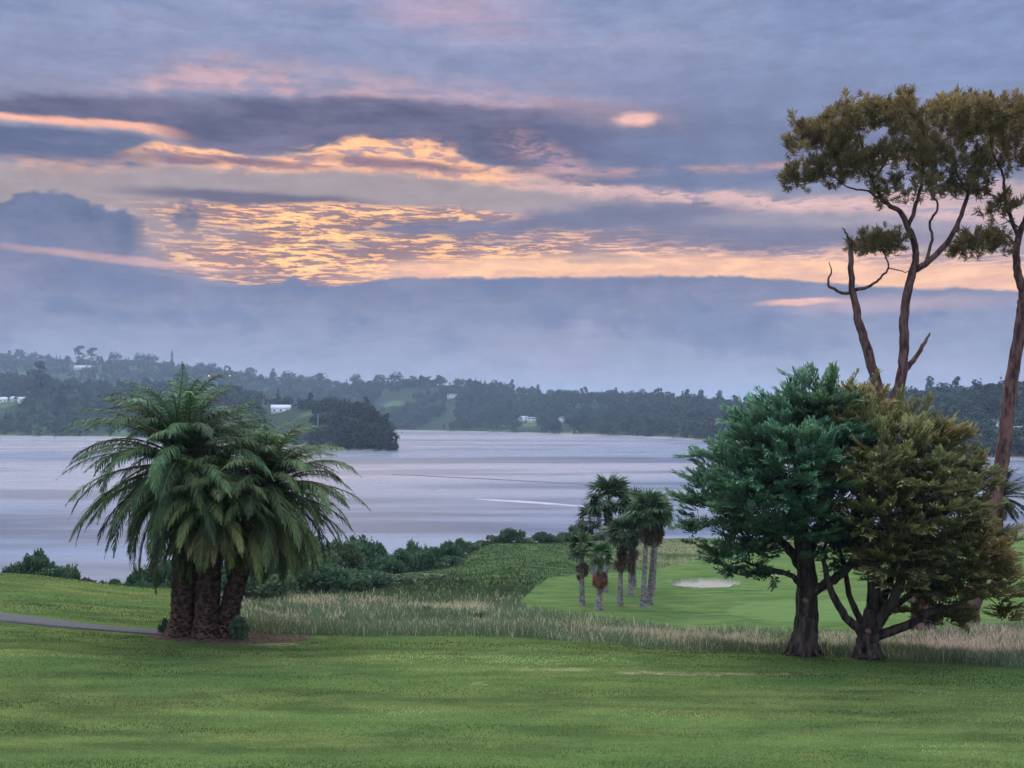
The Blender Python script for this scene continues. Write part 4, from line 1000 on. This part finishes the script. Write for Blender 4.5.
def palm_trunk(e, pts, rad, stub=.16, n=300, mat='palm_bark', scol=(.10, .066, .05)):
    q = smoothpath(np.hstack([pts, np.array(rad)[:, None]]), 6); mb = MB(); tube(mb, q[:, :3], q[:, 3], 14, (1, 1, 1), .06)
    L = np.linspace(0, 1, n); i = np.clip((L * (len(q) - 1)).astype(int), 0, len(q) - 2); f = (L * (len(q) - 1) - i)[:, None]; c = q[i] * (1 - f) + q[i + 1] * f
    th = np.arange(n) * 2.39996; o = np.stack([np.cos(th), np.sin(th), 0 * th], 1)
    d = norm(o * .75 + [0, 0, 1.0] + rng.normal(0, .12, o.shape)); s = np.stack([-np.sin(th), np.cos(th), 0 * th], 1)
    v, fc, cc = blades(c[:, :3] + o * c[:, 3:4] * .93, d, s, stub * rng.uniform(.7, 1.3, n), rng.uniform(.12, .2, n), np.ones((n, 3)) * rng.uniform(.5, 1.5, (n, 1)), taper=.5); mb.add(v, fc, cc)
    return mb.build('trunk', M[mat], e)

def date_palm(label, base_px, d, pts, rad, L, nf, col, seedang=0.0, elmin=-50, lw=.5, group='large date palms growing together on the lawn', dead=16, droop=(62, 100), nst=300, pref=None):
    g = ground_at(base_px, d); base = np.array([g[0], g[1], g[2] - .06]); e = empty('date_palm', base); tag(e, label, 'palm tree', group)
    pts = [W(a, b, d + (c[0] if c else 0), base) for a, b, *c in pts]; palm_trunk(e, np.array(pts), rad, n=nst)
    c = np.array(pts[-1]); mb = MB()
    for k in range(nf):
        u = (k + .5) / nf; el = radians(86 - (86 - elmin) * u ** .95 + rng.normal(0, 9)); az = seedang + k * 2.39996 + rng.normal(0, .15)
        if pref is not None and u > .35 and rng.random() < pref[1] and cos(az - pref[0]) < -.2: continue
        old = u ** 1.5; cc = np.array(col) * (1 - old * .25) + np.array([.055, .035, .0]) * old * rng.uniform(.0, 1.2)
        frond(mb, c + rng.normal(0, .08, 3) - [0, 0, .35 * u], az, el, L * rng.uniform(.85, 1.06) * (1 - .12 * u) * (.84 if u < .22 else 1.0), radians(rng.uniform(*droop)) * (.86 if u < .2 else 1.0) * (1 - .5 * u), cc, (.13, .13, .06), lw=lw)
    mb.build('crown', M['frond'], e)
    if dead:
        mb = MB()
        for k in range(dead):
            frond(mb, c - [0, 0, .45], rng.uniform(0, 6.28), radians(rng.uniform(-45, -20)), L * rng.uniform(.5, .75), radians(rng.uniform(25, 45)), (.27, .225, .12), (.30, .24, .15), nl=40, lw=lw * .7)
        mb.build('old_fronds', M['frond'], e)
    # cut leaf bases swelling under the crown
    mb = MB(); n = 130; th = rng.uniform(0, 6.28, n); o = np.stack([np.cos(th), np.sin(th), 0 * th], 1); zz = rng.uniform(-1.0, .1, n)
    v, fc, cc = blades(c + o * .3 + np.stack([0 * zz, 0 * zz, zz], 1), norm(o + [0, 0, .8]), np.stack([-o[:, 1], o[:, 0], 0 * th], 1), rng.uniform(.25, .45, n), .12, np.array([1.1, .9, .7]) * rng.uniform(.5, 1.3, (n, 1)), taper=.6); mb.add(v, fc, cc)
    mb.build('leaf_bases', M['palm_bark'], e)
GR = (.052, .108, .048)
date_palm('tallest date palm of the clump, on the left with an upright trunk', 184, 37.2, [(182, 636), (184, 620), (184, 590), (186, 550), (185, 500), (182, 460)], [.62, .46, .42, .42, .42, .36], 4.7, 165, GR, 0.3, -46, .56, pref=(pi, .35), droop=(78, 120))
date_palm('middle date palm of the clump, shorter with fronds hanging over the front', 207, 36.9, [(206, 638), (207, 620), (208, 590), (211, 550, -.2), (216, 500, -.7)], [.55, .42, .40, .38, .34], 3.1, 84, (.078, .106, .042), 1.3, -52, .42, dead=18, droop=(85, 125))
date_palm('right date palm of the clump with a trunk leaning to the right', 226, 37.1, [(224, 637), (228, 620), (234, 592), (246, 552), (259, 508, .2), (265, 488, .3)], [.50, .36, .33, .32, .32, .3], 3.95, 140, (.064, .106, .042), 2.2, -48, .52, pref=(0, .35), droop=(82, 122))
date_palm('spiky date palm half hidden behind the right pine trunk', 998, 76.0, [(996, 600), (997, 560), (999, 520), (1000, 494)], [.4, .3, .28, .26], 2.7, 60, (.05, .07, .045), .5, -40, .42, group='single date palm', dead=0, droop=(40, 70), nst=120)

# --- fan palms
def fanleaf(seed):
    r = np.random.default_rng(seed); n = 15; a = np.radians(np.linspace(-118, 118, n)) + r.normal(0, .04, n)
    d = np.stack([np.cos(a), np.sin(a), r.normal(-.12, .1, n)], 1); b = np.tile([.55, 0, 0], (n, 1)); s = np.stack([-np.sin(a), np.cos(a), 0 * a], 1)
    ln = .62 * (1 - .25 * np.abs(a) / 2.1) * r.uniform(.85, 1.1, n)
    v, f, c = blades(b, norm(d), s, ln, .10, np.ones((n, 3)) * r.uniform(.6, 1.45, (n, 1)), bend=.28, taper=.1)
    pv = np.array([[0, -.018, 0], [0, .018, 0], [.58, .012, 0], [.58, -.012, 0]]); 
    return np.vstack([v, pv]), np.vstack([f, np.array([[0, 1, 2], [0, 2, 3]]) + len(v)]), np.vstack([c, np.tile([1.3, 1.2, .9], (4, 1))])
FANS = [fanleaf(s) for s in range(5)]
def fan_palm(label, bpx, bpy_, tpx, tpy, R_, nl=34, skirt=1.0, col=(.060, .102, .050), orange=False, rad=.145, ball=False):
    ds = np.arange(50, 110, .1); xs = (bpx - 512) / F * ds; z = gz(xs, ds); i = np.argmin(np.abs(HZ + (CAMZ - z) / ds * F - bpy_)); d = ds[i]
    base = np.array([xs[i], d, z[i] - .05]); e = empty('fan_palm', base); tag(e, label, 'palm tree', 'fan palms on the fairway')
    c = P(tpx, tpy, d) - base; m = c * .55 + np.array([c[0] * -.08, rng.normal(0, .1), 0])
    r1 = R_ * .9 / F * d
    mb = MB(); q = smoothpath(np.array([[0, 0, 0, rad * 1.6], [0, 0, .35, rad * 1.3], [m[0] * .5, m[1] * .5, m[2] * .5, rad], [*m, rad * .85], [*c, rad * .7]]), 6); tube(mb, q[:, :3], q[:, 3], 9, (1, 1, 1), .05); mb.build('trunk', M['fan_bark'], e, smooth=True)
    n = nl; u = (np.arange(n) + .5) / n; el = np.radians(82 - 120 * u + rng.normal(0, 7, n)); az = np.arange(n) * 2.39996
    dr = np.stack([np.cos(el) * np.cos(az), np.cos(el) * np.sin(az), np.sin(el)], 1)
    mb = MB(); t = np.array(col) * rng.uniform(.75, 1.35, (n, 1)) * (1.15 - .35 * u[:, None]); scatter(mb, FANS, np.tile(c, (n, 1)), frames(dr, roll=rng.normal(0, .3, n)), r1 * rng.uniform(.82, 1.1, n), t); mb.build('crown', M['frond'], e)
    if skirt:
        mb = MB(); n = 46; az = rng.uniform(0, 6.28, n); el = np.radians(rng.uniform(-80, -25, n) if ball else rng.uniform(-86, -58, n)); dr = np.stack([np.cos(el) * np.cos(az), np.cos(el) * np.sin(az), np.sin(el)], 1)
        hh = rng.uniform(0, skirt, n); ax = c + (0 * c - c) * (hh / np.linalg.norm(c))[:, None] - [0, 0, .15]
        sc0 = (.62 if ball else .62) * min(r1, 1.3); ax = ax - [0, 0, .8] if ball else ax
        br = np.array([.20, .085, .042]) if orange else np.array([.12, .085, .06])
        if ball:
            v = rdir(n); ax = c * (1 - .95 / np.linalg.norm(c)) - [0, 0, .2] + v * np.array([.2, .2, .42]); dr = norm(v * .5 - [0, 0, .9]); sc0 = .42
        scatter(mb, FANS, ax, frames(dr, roll=rng.uniform(-1.5, 1.5, n)), sc0 * rng.uniform(.8, 1.1, n), br * rng.uniform(.6, 1.3, (n, 1))); mb.build('dead_leaf_skirt', M['frond'], e)
fan_palm('tallest fan palm, rising above all the others with a shaggy crown', 605, 592, 609, 499, 30, 40, 1.6)
fan_palm('fan palm at the back left with a thin dark crown lower than the tallest one', 595, 583, 590, 520, 20, 22, 1.2, (.04, .06, .04))
fan_palm('short fan palm at the far left of the group, with a brown skirt', 582, 604.6, 582, 548, 19, 30, .9, rad=.15, ball=True)
fan_palm('shortest fan palm, in front with a bright orange brown skirt', 599, 610.6, 601, 556, 17, 30, .7, (.06, .115, .045), orange=True, ball=True, rad=.17)
fan_palm('fan palm in the middle with a round crown of medium height', 620, 605.6, 622, 534, 22, 34, 1.5)
fan_palm('fan palm half hidden in the middle, with a dark drooping crown', 630, 596, 632, 530, 20, 28, 2.2, (.045, .065, .04))
fan_palm('fan palm behind the middle ones whose crown shows above them', 634, 588, 634, 506, 21, 30, 1.2, (.05, .085, .045))
fan_palm('tall fan palm on the right with a slender pale trunk leaning right', 643, 608, 648, 511, 25, 38, 1.2, (.055, .105, .045), rad=.15)
fan_palm('tall fan palm farthest right in the front row, with a dark stout trunk', 649, 604.6, 657, 512, 24, 36, 1.2, (.06, .11, .045), rad=.18)
fan_palm('fan palm farthest right in the back row, its crown tangled with the others', 653, 593, 659, 518, 18, 26, .9, (.05, .09, .045))

# ------------------------------------------------------------------ shrubs
def leafclump(seed, L=.34, n=14):
    r = np.random.default_rng(seed); d = r.normal(size=(n, 3)); d[:, 0] = abs(d[:, 0]); d = norm(d); s = norm(np.cross(d, r.normal(size=(n, 3))))
    return blades(r.normal(0, .16, (n, 3)), d, s, r.uniform(L * .7, L * 1.3, n), r.uniform(.13, .22, n), np.ones((n, 3)) * r.uniform(.7, 1.3, (n, 1)))
CL = [leafclump(s) for s in range(6)]
def shrub_proto(kind, seed):
    r = np.random.default_rng(seed); lob = []
    if kind == 'bushy': lob = [(r.uniform(-.55, .55), r.uniform(-.5, .5), r.uniform(.25, .7), r.uniform(.28, .45)) for _ in range(9)]
    elif kind == 'spread': lob = [(r.uniform(-.8, .8), r.uniform(-.5, .5), r.uniform(.35, .9), r.uniform(.18, .30)) for _ in range(13)]
    elif kind == 'sprout': lob = [(r.uniform(-.7, .7), r.uniform(-.4, .4), r.uniform(.1, .75), r.uniform(.12, .3)) for _ in range(7)]
    else: lob = [(r.uniform(-.7, .7), r.uniform(-.6, .6), r.uniform(.1, .42), r.uniform(.2, .32)) for _ in range(10)]
    L = np.array(lob); P_, N_ = [], []
    for l in L:
        d = norm(r.normal(size=(60, 3))); d[:, 2] = np.where(d[:, 2] < -.4, -d[:, 2], d[:, 2]); P_.append(l[:3] + d * l[3] * np.array([1, 1, .62 if kind == 'spread' else .85]) * r.uniform(.8, 1.15, (60, 1))); N_.append(d)
    P_ = np.concatenate(P_); N_ = np.concatenate(N_); mb = MB(); kk = rng.random(len(P_)) < (.22 if kind == 'sprout' else .7); P_ = P_[kk]; N_ = N_[kk]
    scatter(mb, CL, P_, frames(norm(N_ + [0, 0, .4])), r.uniform(.24, .40, len(P_)) * (1.9 if kind == 'sprout' else 1), (1 + .4 * vnoise(P_ * 3, 1, 2))[:, None].repeat(3, 1)); 
    sk = Skel(); 
    for l in L: sk.paths.append((smoothpath(np.array([[l[0] * .15, l[1] * .15, -.15], [l[0] * .5, l[1] * .5, l[2] * .45], [l[0], l[1], l[2]]]), 4), np.linspace(.03, .01, 9)))
    sb = MB(); sk.mesh(sb, 5, (.8, .8, .8)); return mb, sb
def shrub_mat(name, c):
    m, nt, out = new_mat(name); a = attr(nt); col = mix(colr(nt, (*c, 1)), a, 1.0, 'MULTIPLY'); b = bsdf(nt, None, col, .6, .3)
    t = nt.nodes.new('ShaderNodeBsdfTranslucent'); nt.links.new(col.s, t.inputs[0]); mx = nt.nodes.new('ShaderNodeMixShader'); mx.inputs[0].default_value = .2
    nt.links.new(b.outputs[0], mx.inputs[1]); nt.links.new(t.outputs[0], mx.inputs[2]); nt.links.new(mx.outputs[0], out.inputs[0]); return m
SM = {'dark': shrub_mat('dark_shrub_leaves', (.052, .108, .052)), 'mid': shrub_mat('shrub_leaves', (.085, .135, .062)), 'pale': shrub_mat('pale_shrub_leaves', (.09, .135, .075)), 'brown': shrub_mat('brown_weed_leaves', (.10, .085, .055))}
PROTO = {}
def shrub(px, d, w, h, kind, mat, label, group, name='shrub', sink=.1, z=None):
    key = (kind, mat, random.randrange(3))
    if key not in PROTO:
        fb, sb = shrub_proto(kind, hash(kind) % 7 + key[2] * 13 if False else len(PROTO) * 13 + 5)
        fo = fb.build('foliage', SM[mat]); so = sb.build('stems', M['bark']); PROTO[key] = [fo, so, False]
    if kind == 'spread': sink = .55; h += .45
    fo, so, used = PROTO[key]; g = ground_at(px, d); e = empty(name, (g[0], g[1], g[2] - sink)); tag(e, label, 'shrub', group)
    for i, o in enumerate((fo, so)):
        c = o if not used else o.copy()
        if used: COL.objects.link(c)
        c.parent = e
    PROTO[key][2] = True
    e.scale = (w / 2, w / 2, h); e.rotation_euler.z = random.choice((0, pi)) + random.uniform(-.5, .5) if kind == 'spread' else random.uniform(0, 6.28)
def row(items, lab, group, name='shrub'):
    items = sorted(items, key=lambda t: t[0])
    for i, (px, d, w, h, k, m) in enumerate(items): shrub(px, d, w, h, k, m, lab % (ORD[i] if i < len(ORD) else 'rightmost'), group, name)
def hfor(px, d, py): return max(.5, CAMZ - (py - HZ) / F * d - g1((px - 512) / F * d, d))
# dark thicket behind and right of the palms
T_ = []
for px, py, d, k, m in ((236, 566, 66, 'bushy', 'dark'), (252, 560, 72, 'bushy', 'dark'), (262, 548, 84, 'bushy', 'mid'), (275, 572, 66, 'bushy', 'mid'), (290, 545, 84, 'bushy', 'dark'), (303, 566, 70, 'bushy', 'mid'), (318, 540, 88, 'bushy', 'dark'), (330, 568, 70, 'bushy', 'dark'),
                        (345, 542, 86, 'bushy', 'mid'), (362, 540, 90, 'bushy', 'dark'), (352, 566, 72, 'bushy', 'mid'), (378, 546, 92, 'bushy', 'dark'), (376, 572, 74, 'bushy', 'dark'), (396, 552, 90, 'bushy', 'dark'), (400, 574, 78, 'bushy', 'mid'), (418, 552, 100, 'bushy', 'dark'),
                        (226, 572, 60, 'bushy', 'dark'), (160, 562, 62, 'bushy', 'dark'), (146, 570, 60, 'low', 'dark'), (426, 574, 84, 'low', 'mid'), (278, 560, 76, 'bushy', 'dark'), (322, 556, 80, 'bushy', 'mid'), (384, 560, 84, 'bushy', 'dark'), (208, 562, 66, 'bushy', 'dark'), (186, 566, 64, 'bushy', 'dark')):
    h = hfor(px, d, py - 2); T_.append((px, d, max(3.0, h * 1.1) * (1.1 if k == 'bushy' else 1.4), h, k, m))
row(T_, '%s shrub from the left in the dark thicket behind the large palms', 'thicket behind the large palms')
# at the far left, above the mound
T_ = []
for px, py, d, k, m in ((18, 563, 60, 'bushy', 'dark'), (36, 557, 60, 'spread', 'dark'), (52, 568, 59, 'bushy', 'dark'), (66, 559, 62, 'bushy', 'mid'), (78, 572, 60, 'low', 'brown'), (94, 570, 60, 'low', 'brown'), (112, 571, 62, 'low', 'dark'), (128, 573, 61, 'low', 'mid'), (-20, 566, 62, 'bushy', 'dark'), (-60, 560, 62, 'bushy', 'mid')):
    h = hfor(px, d, py); T_.append((px, d, 1.9 if k != 'spread' else 2.4, h, k, m))
row(T_, '%s bush from the left along the top of the grassy mound', 'bushes above the mound at left')
# along the crest
def crest(px):
    ds = np.arange(95, 140, .5); return ds[np.argmin(HZ + (CAMZ - gz((px - 512) / F * ds, ds)) / ds * F)]
T_ = []
for px, py, d, k, m in ((412, 548, 112, 'spread', 'mid'), (430, 551, 112, 'bushy', 'pale'), (446, 538, 122, 'spread', 'dark'), (458, 540, 121, 'spread', 'mid'), (470, 541, 120, 'spread', 'dark'), (484, 538, 120, 'spread', 'mid'), (498, 536, 120, 'spread', 'mid'), (513, 530, 121, 'spread', 'dark'), (525, 533, 121, 'bushy', 'mid'),
                        (540, 530, 121, 'spread', 'dark'), (552, 534, 122, 'spread', 'mid'), (566, 528, 123, 'spread', 'dark'), (580, 528, 123, 'spread', 'mid'), (596, 530, 123, 'bushy', 'dark'), (612, 531, 124, 'spread', 'mid'), (630, 533, 124, 'spread', 'dark'), (436, 561, 100, 'bushy', 'dark'), (455, 556, 103, 'bushy', 'dark')):
    if px > 440 and d > 110: d = crest(px) - .5 - 1.5 * random.random(); py += random.uniform(-2, 7); m = random.choice(('mid', 'pale', 'dark'))
    h = hfor(px, d, py); T_.append((px, d, random.uniform(2.2, 3.8) if k == 'spread' else 2.6, h * 1.05, k, m))
row(T_, '%s shrub from the left along the grassy crest above the water', 'shrubs along the crest')
shrub(240, 36.6, 1.0, .8, 'sprout', 'pale', 'small leafy shrub at the right foot of the leaning palm', 'shrubs at the feet of the palms')
shrub(164, 37.6, .6, .6, 'sprout', 'dark', 'small leafy shrub at the left foot of the tallest palm', 'shrubs at the feet of the palms')
for px, d, w, lb in ((303, 52, .9, 'leftmost'), (341, 50, 1.2, 'second'), (437, 52, 1.1, 'third'), (428, 60, 1.0, 'fourth'), (478, 56, 1.3, 'rightmost')):
    shrub(px, d, w * .65, w * .45, 'low', 'brown', 'small dark brown weed clump in the tan grass, %s one' % lb, 'brown weed clumps', 'weed_clump')

# ------------------------------------------------------------------ grass
def grass(name, label, n, region, hgt, wid, colf, lean=.25):
    x, y, keep_h = region(n); z = gz(x, y); N = len(x)
    b = np.stack([x, y, z - .01], 1); d = norm(np.stack([rng.normal(0, lean, N), rng.normal(0, lean, N), np.ones(N)], 1)); a = rng.uniform(0, pi, N)
    s = np.stack([np.cos(a), np.sin(a) * .5, 0 * a], 1); h = hgt * keep_h * rng.uniform(.6, 1.2, N)
    mb = MB(); v, f, c = blades(b, d, s, h, wid * np.minimum(y / 40.0, 1.8), colf(x, y, z, N), bend=.12, taper=.4); mb.add(v, f, c); tag(mb.build(name, M['grass'], None), label, 'grass', kind='stuff')
def rough_region(n):
    px = rng.uniform(-80, 1110, n); d = 33 + (128 - 33) * rng.uniform(0, 1, n) ** 1.7; x = (px - 512) / F * d; z = gz(x, d)
    PX, PY, mown, fair, tan = zones(x, d, z); k = (mown < .3) & (fair < .25) & ~((PX < 180) & (d < 58)); hh = .72 + .75 * vnoise(np.stack([x, d, 0 * x], 1), .9, 3)
    hh = hh * (1 - .5 * sst(d, 62, 90)); return x[k], d[k], hh[k]
def rough_col(x, y, z, N):
    PX, PY, mown, fair, tan = zones(x, y, z); w = vnoise(np.stack([x, y, 0 * x], 1), .25, 2)[:, None]
    front = sst(y - ip(PX, EDGE), 3.5, .5)[:, None]
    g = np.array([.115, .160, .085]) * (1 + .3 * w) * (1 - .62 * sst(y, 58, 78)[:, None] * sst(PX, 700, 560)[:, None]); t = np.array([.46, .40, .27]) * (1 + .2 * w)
    k = (rng.random(N)[:, None] < (tan[:, None] * .95 * (1 - front * .7) + .12 * (1 - sst(y, 60, 75)[:, None]))); pink = np.array([.46, .35, .28]); t = np.where(PX[:, None] > 900, pink, t)
    return np.where(k, t, g) * (1 + rng.uniform(-.25, .25, (N, 1)) * (1 - .7 * sst(y, 55, 75)[:, None]))
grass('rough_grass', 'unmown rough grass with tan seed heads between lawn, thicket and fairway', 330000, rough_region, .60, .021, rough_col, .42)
def lawn_region(n):
    d = 19.5 + 37 * rng.uniform(0, 1, n) ** 1.7; px = rng.uniform(-120, 1140, n); x = (px - 512) / F * d; z = gz(x, d); PX, PY, mown, fair, tan = zones(x, d, z)
    q = vnoise(np.stack([x * .6, d * 2.2, 0 * x], 1), .8, 3); k = (mown > .8) & (((PX - 235) / 92) ** 2 + ((PY - 638) / 8) ** 2 > 1) & ~((d > 37) & (d < 42) & (PX < 185) & (np.abs(PY - ip(PX, [(-120, 607), (0, 617.5), (60, 624), (110, 629), (150, 632), (178, 635)])) < 6)); hh = 1.0 + .6 * q; return x[k], d[k], hh[k]
SHADE_BAND = [(0, 33.4), (400, 33.6), (600, 33.6), (690, 31.6), (850, 30.6), (1024, 29.4), (1400, 28)]     # the shade painted into the lawn colour starts here
def lawn_col(x, y, z, N):
    w = vnoise(np.stack([x * .5, y * 1.4, 0 * x], 1), .6, 3)[:, None]; w2 = vnoise(np.stack([x * .2, y, 0 * x + 3], 1), .35, 2)[:, None]
    PX = 512 + F * x / y; band = sst(y, ip(PX, SHADE_BAND) - .15 + w[:, 0] * .3, ip(PX, SHADE_BAND) + .15 + w[:, 0] * .3) * sst(y, 46, 40) + .4 * sst(y, 24.2, 24.6) * sst(y, 26.6, 25.6)
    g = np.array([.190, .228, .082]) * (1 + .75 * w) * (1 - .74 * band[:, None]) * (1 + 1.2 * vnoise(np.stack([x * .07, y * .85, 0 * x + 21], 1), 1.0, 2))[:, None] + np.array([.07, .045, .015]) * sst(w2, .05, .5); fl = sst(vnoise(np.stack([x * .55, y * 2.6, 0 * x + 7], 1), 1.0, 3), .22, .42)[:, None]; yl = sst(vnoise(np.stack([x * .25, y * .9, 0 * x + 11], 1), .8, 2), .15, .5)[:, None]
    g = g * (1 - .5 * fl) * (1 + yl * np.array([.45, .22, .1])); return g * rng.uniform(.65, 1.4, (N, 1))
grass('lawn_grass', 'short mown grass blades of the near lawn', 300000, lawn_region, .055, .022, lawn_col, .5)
# ------------------------------------------------------------------ the evening air
def build_haze():
    mb = MB(); box(mb, (0, 2200, -4), (12000, 7000, 150))
    m = bpy.data.materials.new('haze'); m.use_nodes = True; nt = m.node_tree; nt.nodes.clear(); out = nt.nodes.new('ShaderNodeOutputMaterial')
    v = nt.nodes.new('ShaderNodeVolumePrincipled'); v.inputs['Color'].default_value = (.55, .74, 1, 1); v.inputs['Density'].default_value = HAZE; v.inputs['Anisotropy'].default_value = 0.2
    nt.links.new(v.outputs[0], out.inputs['Volume'])
    tag(mb.build('haze', m), 'thin blue evening haze over the estuary and hills', 'haze', kind='stuff')
HAZE = 0.00016
build_haze()
